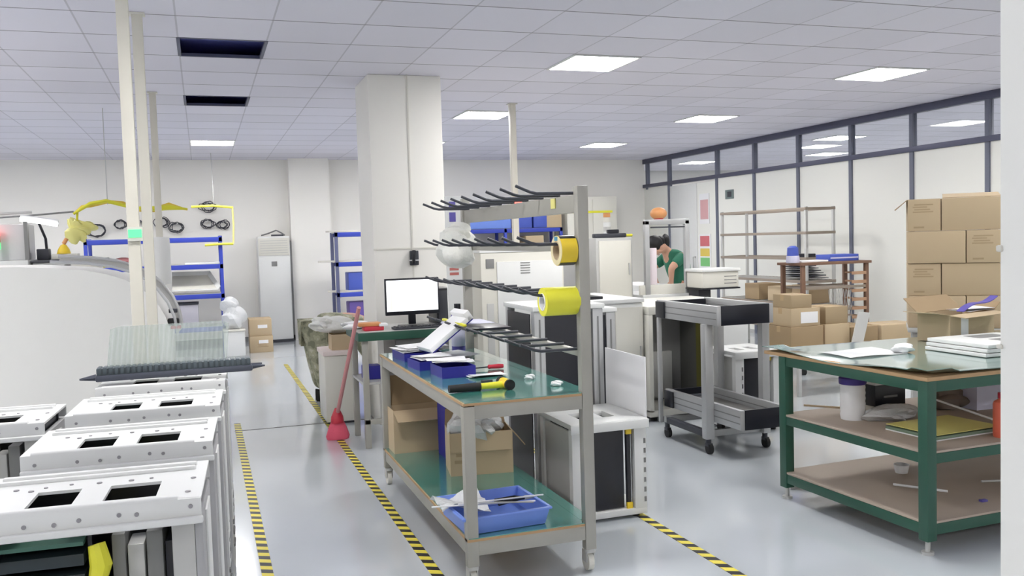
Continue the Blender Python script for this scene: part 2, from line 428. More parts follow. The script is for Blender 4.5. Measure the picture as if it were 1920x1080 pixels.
# power poles
def pole(x, y, s, label, led=False, red=False):
    t = thing('power_pole', label, 'pole', (x, y, 0), 0, 'power poles from the ceiling')
    MB().box(-s / 2, s / 2, -s / 2, s / 2, 0, H, bev=.005).build('post', M('pole_cream', (216, 212, 200), .5), t)
    MB().box(-s * .75, s * .75, -s * .75, s * .75, H - .012, H - .001, bev=.003).build('collar', m_white2, t)
    MB().box(-s, s, -s, s, 0, .01, bev=.003).build('foot_plate', m_grey, t)
    if led:
        k = MB().box(-.03, .05, -s / 2 - .03, -s / 2, 1.67, 1.75, bev=.004).build('indicator_box', m_white2, t)
        MB().box(-.025, .045, -s / 2 - .034, -s / 2 - .029, 1.69, 1.735).build('indicator_lamp', m_gled, k)
    if red: MB().box(-.03, .06, -s / 2 - .03, -s / 2, 1.99, 2.03, bev=.004).build('red_indicator', m_rled, t)
pole(-.36, 5.55, .065, 'cream power pole nearest the camera with a green lamp', True)
pole(-.315, 6.13, .062, 'cream power pole just behind the nearest pole')
pole(-.37, 9.15, .06, 'faint cream power pole standing farther back on the left')
pole(3.27, 9.37, .065, 'cream power pole right of the white column', red=True)

# ================================================================== LEFT: MACHINE HOUSINGS
A = math.radians(-3.07)
m_side = M('housing_side_grey', (172, 172, 174), .45)
m_screw = M('screw_grey', (150, 148, 152), .4, .4)
def housing(label, loc):
    t = thing('machine_housing', label, 'machine housing', loc, A, 'white machine housings in the left rows')
    W, D, Z = .56, .40, 1.0
    # body: frame columns and the right hand skin
    b = MB()
    b.box(-.02, 0, .02, D - .02, .04, Z - .05, bev=.004)
    b.box(-W, -W + .02, .02, D - .02, .04, Z - .05, bev=.004)
    b.box(-W + .02, -.02, D - .04, D - .02, .04, Z - .05)
    b.box(-W + .001, -.001, .02, D - .02, .02, .06)
    b.build('side_skin', m_side, t)
    for x in (-.075, -W + .02):
        MB().box(x, x + .055, .02, .06, .05, Z - .03, bev=.004).build('front_column', m_grey, t)
    # grooved strip on the side, with small slots
    s = MB().box(0, .006, .13, .27, .46, Z - .07, bev=.002).box(0, .006, .13, .27, .30, .45, bev=.002).build('side_strip', m_white, t)
    k = MB()
    for z in (.40, .36, .33, .27, .22, .16): k.box(.0, .008, .15, .25, z, z + .014)
    k.build('slot_row', m_mid, s)
    # lid with two real openings and a turned-down front face
    b = MB(); zt = Z
    hx = [(-.41, -.305), (-.235, -.11)]; hy = (.05, .20)
    b.box(-W, 0, 0, hy[0], zt - .008, zt).box(-W, 0, hy[1], D, zt - .008, zt)
    xs = [-W, hx[0][0], hx[0][1], hx[1][0], hx[1][1], 0]
    for i in (0, 2, 4): b.box(xs[i], xs[i + 1], hy[0], hy[1], zt - .008, zt)
    b.box(-W, 0, -.006, .004, zt - .05, zt, bev=.002)
    b.box(-W, 0, D - .004, D + .004, zt - .05, zt, bev=.002)
    lid = b.build('lid', m_white, t)
    MB().cyl((-W + .03, .004, zt - .001), (-.055, .004, zt - .001), .010, n=12).build('front_bead', m_white, lid)
    MB().box(-W, .004, -.022, -.004, zt - .062, zt - .044, bev=.006, seg=3).build('lower_lip', m_white, lid)
    MB().box(-W + .03, -.03, .30, .318, zt - .004, zt + .010, bev=.005).box(-W + .03, -.03, .35, .37, zt - .004, zt + .010, bev=.005).build('rail_pair', m_white, lid)
    for x, y in [(-.035, .06), (-.03, .20), (-.14, .24), (-.19, .235), (-.27, .24), (-.34, .25), (-.40, .24), (-.43, .215), (-.47, .24)]:
        MB().cyl((0, 0, -.002), (0, 0, .0025), .007 if (int(x * 100) % 2) else .005, n=10).build('screw_head', m_screw, lid, loc=(x, y, zt))
    for x, z in [(-.025, .02), (-.15, .027), (-.19, .024), (-.28, .027), (-.335, .032), (-.40, .03), (-.52, .03)]:
        MB().cyl((0, .002, 0), (0, -.0025, 0), .0055, n=10).build('screw_head', m_screw, lid, loc=(x, -.006, zt - z))
    # what shows inside: dark fins, cables
    MB().box(-W + .02, -.02, .33, .35, .06, .985).box(-W + .02, -.02, .03, .33, .70, .72).box(-.275, -.265, .06, .33, .1, .985).box(-W + .021, -W + .03, .06, .33, .1, .985).box(-.035, -.025, .07, .33, .3, .985).build('added_shade_lining', m_black, t)  # black lining added so the openings read as dark, stands in for inner shade
    g = MB()
    for i in range(12): g.box(-.47, -.28, .03, .32, .30 + i * .05, .33 + i * .05, bev=.003)
    g.build('fin_stack', M('dark_teal_fins', (38, 48, 52), .35), t)
    MB().box(-.47, -.28, .03, .15, .90, .91).build('green_board', M('green_board', (70, 112, 98), .4), t)
    for i, (x, r, mt) in enumerate([(-.205, .016, m_mid), (-.165, .02, m_grey), (-.12, .02, m_mid), (-.08, .016, m_black)]):
        MB().box(x - r, x + r, .06, .28 if i > 1 else .16, .08, .91 - .03 * (i % 2), bev=.006).build('inner_column', mt, t)
    MB().tube([(-.25, .03, .90), (-.24, .02, .85), (-.25, .02, .81), (-.235, .02, .76), (-.225, .03, .73)], [.02, .026, .022, .018, .012], n=10).build('yellow_tie', m_yel, t)
    return t
h0 = housing('nearest white machine housing in the left row, yellow tie inside', (-.03, 2.36, 0))
def hpos(k, off=0.0):
    return (-.03 + .035 * k + off * math.cos(A), 2.36 + .68 * k + off * math.sin(A), 0)
dup(h0, hpos(1), None, 'second white machine housing from the camera in the left row')
dup(h0, hpos(2), None, 'third white machine housing from the camera in the left row')
dup(h0, hpos(3), None, 'farthest white machine housing, carrying the dark ribbed bar')
dup(h0, hpos(1.86, -.61), None, 'white machine housing standing alone at the left edge')

# dark ribbed bar with clear cover on the farthest housing
t = thing('ribbed_cover', 'clear ribbed plastic cover with a dark comb bar on the white housing', 'cover', (-.155, 4.52, 1.024), math.radians(1.0))
b = MB().box(-.33, .36, -.05, .06, .0, .03, bev=.008)
b.cyl((-.33, 0, .016), (-.40, 0, .012), .016, .004, n=8).cyl((.36, 0, .016), (.42, 0, .016), .014, .004, n=8).cyl((.36, .03, .02), (.41, .03, .024), .010, .003, n=8)
b.build('base_bar', M('slate_bar', (70, 74, 86), .4), t)
b = MB()
b.box(-.325, .352, -.036, .05, .028, .058)
for i in range(28): b.box(-.322 + i * .0243, -.306 + i * .0243, -.044, .055, .03, .062, bev=.003)
b.build('comb_teeth', M('slate_teeth', (76, 86, 92), .35), t)
def wav(u, v):
    x = -.285 + u * .53 + .02 * v; return (x, .02 + .005 * math.sin(u * 2 * PI * 24) + .05 * v, .05 + (v - .06 * max(0, abs(2 * u - 1) - .86) / .14 * v) * .19)
MB().sheet(wav, 192, 4, .003).build('clear_sheet', m_clear, t)

# ------------------------------------------------------------------ white hood and things round it
t = thing('machine_hood', 'large white curved machine hood behind the left row of housings', 'machine hood', (-.24, 7.0, 0))
pts = [(-2.9, 0), (-2.9, 1.53)] + [(x + .24, z) for x, z in [(-1.6, 1.535), (-1.2, 1.525), (-.99, 1.51), (-.8, 1.49), (-.65, 1.455), (-.53, 1.41), (-.44, 1.355), (-.37, 1.29), (-.31, 1.21), (-.27, 1.13), (-.245, 1.03), (-.24, .9)]] + [(0, 0)]
MB().prism(pts, 'y', 0, .95).build('shell', M('hood_white', (232, 231, 227), .45, var=.01), t, sharp=1.2)
arc = [(x + .24, z) for x, z in [(-1.02, 1.535), (-.8, 1.52), (-.63, 1.49), (-.5, 1.445), (-.40, 1.385), (-.325, 1.31), (-.26, 1.21), (-.22, 1.1), (-.205, .98)]]
MB().tube([(x + .01, .03, z + .02) for x, z in arc], .011).build('guide_rail', m_alu, t)
MB().tube([(x + .035, .25, z + .055) for x, z in arc], .011).build('guide_rail', m_alu, t)
MB().prism([(x + .005, z + .0) for x, z in arc] + [(x + .05, z + .045) for x, z in arc[::-1]], 'y', .3, .34).build('guide_plate', m_grey, t)
k = MB().box(-.02, .06, .03, .11, 1.06, 1.11, bev=.012).build('clamp_knob', m_rubber, t)
MB().box(.0, .07, .02, .10, 1.035, 1.055, bev=.004).build('red_tab', m_red, k)
MB().box(-.01, .05, .06, .12, 1.15, 1.18, bev=.006).build('latch', m_dark, t)

t = thing('cylinder_tower', 'white upright cylinder standing between the hood and blue rack', 'cylinder', (-.365, 8.6, 0))
MB().lathe([(.0, 1.31), (.095, 1.31), (.1, 1.33), (.1, 1.70), (.095, 1.725), (0, 1.73)], n=28).build('drum', m_white, t)
MB().cyl((0, 0, .01), (0, 0, 1.31), .05).build('stem', m_grey, t)
MB().cyl((0, 0, 0), (0, 0, .012), .16, n=24).build('foot', m_dark, t)

# machine with signal lamps, far left
t = thing('signal_machine', 'pale grey machine cabinet with signal lamps at the left edge', 'machine', (-1.75, 8.9, 0))
MB().box(-.55, .30, 0, .9, 0, 1.56, bev=.012).build('body', m_white, t)
MB().box(-.55, .27, .1, .6, 1.56, 1.88, bev=.01).build('upper_box', M('haze_grey', (214, 214, 216), .5), t)
MB().box(.27, .30, .05, .12, 1.56, 1.9).build('edge_post', m_mid, t)
q = MB().cyl((.06, .02, 1.56), (.06, .02, 1.66), .02).build('signal_lamp', m_white, t)
MB().cyl((.06, .02, 1.66), (.06, .02, 1.72), .03).build('green_segment', m_gled, q)
MB().cyl((.06, .02, 1.72), (.06, .02, 1.78), .03).build('amber_segment', m_orange, q)
MB().cyl((.06, .02, 1.78), (.06, .02, 1.84), .03).build('red_segment', m_rled, q)
MB().tube([(-.5, .0, 1.95), (.1, .02, 1.97), (.35, .02, 1.98)], .012).build('top_conduit', m_grey, t)
t = thing('work_table', 'low white worktable unit behind the hood, left of the cylinder', 'table', (-1.1, 8.95, 0))
MB().box(-.34, .25, 0, .6, 1.53, 1.555, bev=.004).build('tabletop', m_dark, t)
MB().box(-.33, -.07, .03, .5, .02, 1.53, bev=.008).build('drawer_unit', m_white, t)
MB().box(-.02, .2, .03, .5, .02, 1.53, bev=.008).build('drawer_unit', m_white2, t)
t = thing('tool_holder', 'small grey and yellow instrument on the dark tabletop', 'instrument', (-1.2, 9.2, 1.555))
MB().box(-.22, -.12, -.05, .1, 0, .1, bev=.01).build('grey_block', m_dark, t)
MB().box(-.1, .12, -.05, .12, 0, .05, bev=.01).build('base', m_white2, t)
MB().lathe([(0, .05), (.06, .05), (.05, .09), (.025, .13), (0, .14)], n=14).build('knob', m_yel2, t)
MB().cyl((0, 0, .14), (.03, 0, .19), .018).build('tip', m_orange, t)
t = thing('bench_lamp', 'white tube lamp glowing above the instrument at the left', 'lamp', (-1.38, 9.05, 0))
MB().tube([(-.14, 0, 1.925), (0, 0, 1.905), (.16, 0, 1.87)], .02).build('lamp_tube', m_tube, t)
MB().tube([(-.14, .03, 1.94), (.16, .03, 1.885)], .03).build('reflector', m_white, t)
MB().tube([(0, .04, 1.9), (.02, .25, 1.75), (.02, .3, 1.56)], .012).build('arm', m_dark, t)
b = MB(); b.blob((0, 0, .17), (.09, .06, .12), 4, .4).blob((.08, 0, .21), (.10, .05, .06), 9, .4)
t = thing('yellow_bag', 'crumpled yellow film bag hanging under the yellow hose', 'bag', (-1.2, 10.24, 1.66))
b.build('film', M('pale_yellow_film', (228, 222, 140), .5), t)
MB().tube([(0, 0, .26), (.01, .0, .37)], .012).build('tie', m_yel, t)
# yellow hose slung overhead
P = [(-1.2, 2.0), (-1.12, 2.05), (-1.04, 2.1), (-.89, 2.125), (-.74, 2.08), (-.6, 2.045), (-.45, 2.04), (-.3, 2.05), (-.12, 2.03)]
t = thing('air_hose', 'yellow air hose with a dark lead slung across the left background', 'hose', (0, 10.2, 0))
for d in (0, .022, .04):
    MB().tube([(x * 1.02, d, (z - 1.62) * 1.02 + 1.62 + d * .6 * math.sin(i * 2)) for i, (x, z) in enumerate(P)], [.012, .016, .02, .02, .018, .02, .026, .03, .008]).build('hose_strand', m_yel2 if d else m_yel, t)
MB().tube([(-1.95, 0, 1.98), (-1.6, 0, 2.0), (-1.22, 0, 2.03)], .009).build('dark_lead', m_mid, t)
for x in (-1.9, -.9): MB().tube([(x, .02, 2.1 if x > -1 else 1.98), (x, .02, H)], .004).build('hanger_wire', m_grey, t)

# ------------------------------------------------------------------ blue racks on the back wall
def rack(name, label, loc, L, D, zs, hz, group=None, bays=1, post=m_blue, shelf=m_blue, deck=m_grey):
    t = thing(name, label, 'shelf rack', loc, 0, group)
    for i in range(bays + 1):
        for y in (0, D - .05):
            MB().box(i * (L - .05) / bays, i * (L - .05) / bays + .05, y, y + .05, 0, hz, bev=.003).build('post', post, t)
    for z in zs:
        MB().box(.0, L, .0, .035, z - .07, z, bev=.003).box(.0, L, D - .035, D, z - .07, z, bev=.003).build('shelf_beam', shelf, t)
        MB().box(.02, L - .02, .02, D - .02, z - .012, z + .004).build('shelf_board', deck, t)
    return t
rack('blue_rack', 'long blue steel shelf rack against the back wall on the left', (-1.62, 14.4, 0), 1.92, .6, (.42, .92, 1.37, 1.78), 1.8, bays=2)
t = thing('sloped_tray', 'white open tray resting on the blue rack shelf', 'tray', (-.09, 14.42, .97))
q = MB().slab([(-.36, 0, 0), (.30, 0, 0), (.16, .42, .22), (-.36, .42, .22)], .012); q.build('tray_floor', m_white2, t)
MB().slab([(.30, 0, 0), (.34, 0, .06), (.2, .42, .29), (.16, .42, .22)], .012).build('side_wall', m_white, t)
MB().slab([(-.36, .42, .22), (.16, .42, .22), (.2, .42, .29), (-.36, .42, .29)], .012).build('back_wall', m_white, t)
MB().slab([(-.36, 0, 0), (.30, 0, 0), (.30, 0, .03), (-.36, 0, .03)], -.01).build('front_wall', m_white, t)
t = thing('storage_box', 'lilac grey box on the lower shelf of the blue rack', 'box', (-.21, 14.45, .425))
MB().box(-.2, .12, 0, .4, 0, .34, bev=.01).build('body', M('lilac_grey', (178, 176, 186), .5), t)
MB().box(-.21, .13, -.01, .41, .34, .37, bev=.006).build('box_lid', m_dark, t)
tag(MB().box(-.12, .15, 0, .3, 0, .05, bev=.01).build('flat_package', m_yel, loc=(-1.5, 14.5, 1.375)), 'flat yellow package on the left bay of the blue rack', 'package')
b = MB().blob((0, 0, .06), (.18, .12, .07), 3, .2, flat=0); tag(b.build('cloth_bundle', M('dull_red_cloth', (168, 110, 112), .9), loc=(-1.13, 14.6, 1.375)), 'dull red cloth bundle beside the yellow package', 'cloth')
tag(MB().box(-.25, .25, 0, .35, 0, .03, bev=.006).build('white_plate', m_white, loc=(0, 14.5, 1.375)), 'flat white plate on the middle shelf of the blue rack', 'plate')
# dark cable coils on the wall above
spots = [(-1.58, 1.95, .15, 'first coil from the left'), (-1.22, 2.04, .10, 'second coil from the left'), (-.93, 2.02, .11, 'third coil from the left'), (-.60, 2.06, .11, 'fourth coil, in the middle'), (-.36, 1.97, .13, 'fifth coil, low'), (.12, 2.30, .13, 'highest coil at the right'), (.12, 2.02, .11, 'coil under the highest one'), (.36, 2.0, .10, 'last coil at the right')]
for i, (x, z, r, l) in enumerate(spots):
    t = thing('cable_coil', 'dark cable coil on the back wall above the blue rack, ' + l, 'cable', (x, 15.9, z), 0, 'cable coils on the back wall')
    rnd = random.Random(i); b = MB()
    for k in range(4):
        a = rnd.uniform(.7, 1.0) * r; c = rnd.uniform(.45, .75) * r; p = rnd.uniform(0, 6); dx = rnd.uniform(-.03, .03)
        b.tube([(a * math.cos(q * PI / 9) + dx, .02 + .03 * math.sin(q * PI / 9 + p), c * math.sin(q * PI / 9) + rnd.uniform(-.012, .012)) for q in range(18)], .007, 6, closed=True)
    b.build('loops', m_dark, t)
    MB().cyl((0, .1, r * .5), (0, -.02, r * .5), .01).build('wall_hook', m_grey, t)
t = thing('yellow_strap', 'yellow strap hanging in a square loop right of the blue rack', 'strap', (0, 14.36, 0))
for a, c in [((-.12, 2.24), (.48, 2.22)), ((.05, 1.66), (.46, 1.67))]:
    MB().tube([(a[0], 0, a[1]), ((a[0] + c[0]) / 2, .01, a[1] + .012), (c[0], 0, c[1])], .018).build('strap_run', m_yel, t)
MB().tube([(.47, .0, 2.22), (.475, .0, 1.95), (.46, .0, 1.67)], .014).build('strap_drop', M('pale_yellow_strap', (226, 220, 140), .5), t)
MB().tube([(.2, .02, 2.24), (.2, .02, 2.6), (.2, .5, H)], .004).build('hanger_cord', m_grey, t)

# floor-standing air conditioner
t = thing('air_conditioner', 'tall white floor standing air conditioner against the back wall', 'air conditioner', (1.14, 15.52, 0))
MB().box(-.26, .26, 0, .42, .05, 1.78, bev=.015).build('body', m_white, t)
MB().box(-.25, .25, -.012, 0, .08, 1.43, bev=.006).build('front_panel', m_white, t)
q = MB().box(-.25, .25, -.012, 0, 1.46, 1.75, bev=.006).build('outlet_panel', m_white2, t)
b = MB()
for i in range(6): b.box(-.22, .22, -.016, -.01, 1.50 + i * .04, 1.508 + i * .04)
b.build('louvre', m_grey, q)
MB().box(-.05, .04, -.016, -.01, 1.28, 1.36, bev=.003).build('display', m_mid, t)
MB().box(-.27, .27, .01, .43, 0, .05, bev=.004).build('plinth', m_dark, t)
MB().box(.262, .30, .1, .38, .1, 1.7, bev=.01).build('side_duct', m_mid, t)
t = thing('wire_bundle', 'loose dark wire lying on top of the air conditioner', 'wire', (1.12, 15.7, 1.78))
MB().tube([(-.16, 0, .02), (-.05, .05, .05), (.08, -.02, .1), (.16, .04, .06), (.22, 0, .015)], .012).build('loop', m_mid, t)
MB().box(.0, .2, -.02, .1, 0, .03, bev=.006).build('clip', m_dark, t)

# ------------------------------------------------------------------ cartons
def carton(label, size, loc, rz=0.0, group=None, open_=False, printed=False, tape=True, flaps=None, cat='box', side=None, mt=None):
    w_, d_, h_ = size; mt = mt or m_card
    t = thing('cardboard_box', label, cat, loc, rz, group)
    th = .006
    if not open_:
        MB().box(-w_ / 2, w_ / 2, 0, d_, 0, h_, bev=.004).build('body', mt, t)
        if tape: MB().box(-w_ / 2 - .001, w_ / 2 + .001, d_ / 2 - .03, d_ / 2 + .03, h_ - .06, h_ + .001).build('tape_strip', m_tape, t)
    else:
        b = MB(); b.box(-w_ / 2, w_ / 2, 0, th, 0, h_).box(-w_ / 2, w_ / 2, d_ - th, d_, 0, h_).box(-w_ / 2, -w_ / 2 + th, th, d_ - th, 0, h_).box(w_ / 2 - th, w_ / 2, th, d_ - th, 0, h_).box(-w_ / 2 + th, w_ / 2 - th, th, d_ - th, 0, th)
        b.build('body', mt, t)
        for (sd, ang, ln) in (flaps or []):
            a = math.radians(ang); c, s_ = math.cos(a) * ln, math.sin(a) * ln
            if sd == 'f': q = [(-w_ / 2, 0, h_), (w_ / 2, 0, h_), (w_ / 2 - .01, -c, h_ + s_), (-w_ / 2 + .01, -c, h_ + s_)]
            if sd == 'b': q = [(-w_ / 2, d_, h_), (w_ / 2, d_, h_), (w_ / 2 - .01, d_ + c, h_ + s_), (-w_ / 2 + .01, d_ + c, h_ + s_)]
            if sd == 'l': q = [(-w_ / 2, 0, h_), (-w_ / 2, d_, h_), (-w_ / 2 - c, d_ - .01, h_ + s_), (-w_ / 2 - c, .01, h_ + s_)]
            if sd == 'r': q = [(w_ / 2, 0, h_), (w_ / 2, d_, h_), (w_ / 2 + c, d_ - .01, h_ + s_), (w_ / 2 + c, .01, h_ + s_)]
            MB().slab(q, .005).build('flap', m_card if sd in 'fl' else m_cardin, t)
    if printed:
        b = MB(); x0, x1, z0, z1 = printed
        for i in range(4):
            zz = z0 + (z1 - z0) * (i + .3) / 4; b.box(x0 + .01 * (i % 2), x1 - .02 * (i % 3), -.0012, 0, zz, zz + (z1 - z0) * .12)
        b.build('printed_marks', m_card2, t)
    return t
t = carton('lower of two taped cardboard boxes on the floor by the air conditioner', (.34, .42, .25), (.80, 14.2, 0), printed=(-.06, .1, .08, .16))
mark(MB().box(-.04, .1, -.002, 0, .14, .19).build('white_sticker', m_paper, t), 'white sticker')
t = carton('upper of two taped cardboard boxes on the floor by the air conditioner', (.33, .42, .26), (.795, 14.22, .252))
MB().box(-.04, .1, -.002, 0, .12, .17).build('white_sticker', m_paper, t)
b = MB().blob((0, 0, .16), (.17, .15, .17), 5, .25, flat=0).blob((-.05, .02, .36), (.13, .1, .1), 6, .3)
tag(b.build('plastic_bag', m_bag, loc=(.40, 14.05, .40)), 'stuffed white plastic bag on the white tub beside the cardboard boxes', 'bag')
t = thing('white_tub', 'white plastic tub on the floor under the white bag', 'tub', (.40, 14.05, 0))
MB().box(-.15, .15, -.16, .16, 0, .37, bev=.02).build('body', m_white, t); MB().box(-.16, .16, -.17, .17, .37, .398, bev=.008).build('rim', m_white2, t)

# rack behind the column with planks
rack('tool_rack', 'blue and grey shelf rack partly hidden behind the white column', (1.98, 14.3, 0), 1.0, .55, (.42, .85, 1.33, 1.80), 1.8, post=M('slate_blue', (92, 96, 130), .5), deck=m_white2)
for z, l, x0, x1, rz in [(1.805, 'thin grey plank lying askew on the top of the half hidden rack', -.28, .3, .12), (1.335, 'thin white plank sticking out of the middle of the half hidden rack', -.42, .3, .05), (.855, 'thin white plank sticking out low on the half hidden rack', -.3, .3, -.12)]:
    tag(MB().box(x0, x1, -.08, .12, 0, .025, bev=.004).build('plank', M('pale_plank', (200, 196, 188), .6), loc=(2.16, 14.42, z), rz=rz), l, 'plank')
tag(MB().box(-.14, .16, 0, .35, 0, .30, bev=.012).build('storage_crate', m_dblue, loc=(2.32, 14.36, .86)), 'upper blue storage crate in the half hidden rack', 'crate')
tag(MB().box(-.14, .16, 0, .35, 0, .26, bev=.012).build('storage_crate', M('violet_crate', (104, 84, 160), .5), loc=(2.32, 14.36, .43)), 'violet storage crate low in the half hidden rack', 'crate')

# ================================================================== PEOPLE
def skin(name, V, Ed, R, mat, parent, root=0, lev=2):
    me = bpy.data.meshes.new(name); me.from_pydata([tuple(v) for v in V], Ed, []); me.update()
    me.materials.append(mat)
    o = bpy.data.objects.new(name, me); COL.objects.link(o); o.parent = parent
    sk = o.modifiers.new('skin', 'SKIN'); sk.use_smooth_shade = True
    for i, r in enumerate(R):
        d = me.skin_vertices[0].data[i]; d.radius = (r, r) if not isinstance(r, tuple) else r; d.use_root = (i == root)
    s = o.modifiers.new('sub', 'SUBSURF'); s.levels = lev; s.render_levels = lev
    return o
class Chain:
    def __init__(s): s.V = []; s.E = []; s.R = []
    def add(s, p, r, frm=None):
        s.V.append(Vector(p)); s.R.append(r); i = len(s.V) - 1
        if frm is not None: s.E.append((frm, i))
        return i
def hand(c, wrist_i, wrist, d, side, curl=.5):
    """palm, four unequal bent fingers and a thumb leaving the side of the palm"""
    d = Vector(d).normalized(); side = Vector(side); side = (side - d * side.dot(d)).normalized(); nrm = d.cross(side)
    palm = c.add(wrist + d * .05, .030, wrist_i)
    for k, (o_, ln) in enumerate([(-.030, .062), (-.010, .075), (.011, .072), (.031, .056)]):
        b_ = c.add(wrist + d * .085 + side * o_, .012, palm)
        mid = wrist + d * (.085 + ln * .55) + side * o_ * 1.15 + nrm * (.012 + .02 * curl)
        m_ = c.add(mid, .0095, b_); c.add(mid + d * ln * .4 * (1 - curl * .6) + nrm * ln * .45 * curl + side * .002, .008, m_)
    th = c.add(wrist + d * .04 - side * .042, .012, palm); c.add(wrist + d * .075 - side * .06 + nrm * .015, .010, th)

def person(label, loc, J, look, mats, group=None):
    t = thing('person', label, 'person', loc, 0, group)
    J = {k: Vector(v) for k, v in J.items()}
    c = Chain()
    pel = c.add(J['pelvis'], .12); sp = c.add((J['pelvis'] + J['chest']) / 2, .115, pel); ch = c.add(J['chest'], .13, sp)
    nk = c.add(J['neck'], .055, ch); hb = c.add(J['head'] - (J['head'] - J['neck']).normalized() * .04, .075, nk)
    up = (J['head'] - J['neck']).normalized(); lk = Vector(look).normalized(); lk = (lk - up * lk.dot(up)).normalized(); sd = up.cross(lk)
    hd = c.add(J['head'] + up * .05, .092, hb); tp = c.add(J['head'] + up * .12, .065, hd)
    c.add(J['head'] + lk * .098 - up * .005, .016, hb)                         # nose
    c.add(J['head'] - up * .065 + lk * .055, .04, hb)                          # chin
    for q in (-1, 1): c.add(J['head'] + sd * q * .088 + up * .005, .018, hb)   # ears
    arms = {}
    for q in 'LR':
        sh = c.add(J['sh' + q], .058, ch); el = c.add(J['el' + q], .043, sh); wr = c.add(J['wr' + q], .029, el)
        hand(c, wr, J['wr' + q], J['wr' + q] - J['el' + q] if 'hd' not in J else J['hd'], sd if (J['wr' + q] - J['el' + q]).normalized().dot(sd) < .8 else lk)
        hp = c.add(J['hip' + q], .088, pel); kn = c.add(J['kn' + q], .06, hp); an = c.add(J['an' + q], .042, kn); c.add(J['toe' + q], .035, an)
    skin('body', c.V, c.E, c.R, mats['skin'], t)
    for q in (-1, 1):
        MB().blob(J['head'] + lk * .086 + sd * q * .034 + up * .02, (.011, .011, .011), 1, 0, 2).build('eye', m_dark, t)
    b = MB(); b.tube([J['head'] + lk * .083 - up * .045 - sd * .025, J['head'] + lk * .091 - up * .047, J['head'] + lk * .083 - up * .045 + sd * .025], .005, 6)
    b.build('mouth', M('lip', (170, 100, 90), .5), t)
    # hair: a cap over crown and back of the head
    b = MB().blob(J['head'] + up * .052 - lk * .026, (.099, .099, .099), 2, .05, 3).blob(J['head'] - lk * .062 - up * .01, (.07, .07, .075), 4, .05, 3)
    if mats.get('long'): b.blob(J['head'] - lk * .085 - up * .09, (.05, .06, .09), 6, .1, 3)
    b.build('hair', m_hair, t)
    # top
    k = Chain(); p0 = k.add(J['pelvis'] + (J['chest'] - J['pelvis']).normalized() * .02, .138); s0 = k.add((J['pelvis'] + J['chest']) / 2, .135, p0); c0 = k.add(J['chest'], .15, s0); k.add(J['neck'] - (J['neck'] - J['chest']).normalized() * .03, .072, c0)
    for q in 'LR':
        a = k.add(J['sh' + q], .074, c0)
        if mats.get('short'): k.add(J['sh' + q].lerp(J['el' + q], .75), .06, a)
        else:
            e_ = k.add(J['el' + q], .056, a); k.add(J['el' + q].lerp(J['wr' + q], .92), .042, e_)
    skin('shirt', k.V, k.E, k.R, mats['top'], t)
    k = Chain(); p0 = k.add(J['pelvis'], .14)
    for q in 'LR':
        a = k.add(J['hip' + q], mats.get('thigh', .105), p0); n_ = k.add(J['kn' + q], mats.get('knee', .082), a); k.add(J['an' + q] + (J['kn' + q] - J['an' + q]).normalized() * .02, mats.get('cuff', .068), n_)
    skin('trousers', k.V, k.E, k.R, mats['legs'], t)
    for q in 'LR':
        d = (J['toe' + q] - J['an' + q]); d.z = 0; d.normalize(); n_ = Vector((-d.y, d.x, 0)); a = J['an' + q]
        b = MB(); P = []
        def sh(u, v, a=a, d=d, n_=n_):
            x = -.08 + u * .27; wd = .048 * (1 - .45 * max(0, u - .7) / .3) * (.8 + .4 * math.sin(u * PI)); hh = .09 * (1 - u) ** .7 + .035
            an_ = v * PI; p = a + d * x + n_ * math.cos(an_) * wd; return Vector((p.x, p.y, .004 + hh * math.sin(an_) ** .6 if 0 < v < 1 else .004))
        b.sheet(sh, 8, 8, .003); b.build('shoe', m_rubber, t)
    return t

person('person in camouflage trousers bending forward beside the desk', (1.04, 9.35, 0), {
    'pelvis': (.0, 0, .78), 'chest': (.34, -.02, .84), 'neck': (.52, -.02, .80), 'head': (.63, -.02, .745),
    'shL': (.42, .16, .81), 'elL': (.50, .20, .55), 'wrL': (.60, .14, .36), 'shR': (.42, -.19, .81), 'elR': (.48, -.2, .54), 'wrR': (.60, -.16, .36),
    'hipL': (.0, .1, .74), 'knL': (.03, .11, .44), 'anL': (.09, .1, .10), 'toeL': (.24, .1, .035),
    'hipR': (.0, -.1, .74), 'knR': (.05, -.11, .43), 'anR': (.11, -.1, .10), 'toeR': (.26, -.1, .035)},
    (.3, 0, -1), {'skin': m_skin, 'top': m_camo, 'legs': m_camo, 'thigh': .125, 'knee': .105, 'cuff': .088})
person('person in green shirt leaning over a machine behind the aluminium frame', (5.42, 9.6, 0), {
    'pelvis': (.08, 0, .93), 'chest': (-.06, -.02, 1.28), 'neck': (-.20, -.03, 1.44), 'head': (-.31, -.04, 1.475),
    'shL': (-.08, -.2, 1.34), 'elL': (-.24, -.24, 1.22), 'wrL': (-.22, -.2, 1.08), 'shR': (-.08, .18, 1.34), 'elR': (-.26, .22, 1.20), 'wrR': (-.24, .16, 1.08),
    'hipL': (.08, -.1, .90), 'knL': (.06, -.11, .48), 'anL': (.10, -.1, .10), 'toeL': (-.06, -.1, .035),
    'hipR': (.08, .1, .90), 'knR': (.05, .11, .48), 'anR': (.10, .1, .10), 'toeR': (-.06, .1, .035)},
    (-.55, 0, -1), {'skin': m_skin, 'top': m_shirt, 'legs': m_dark, 'short': True, 'long': True})

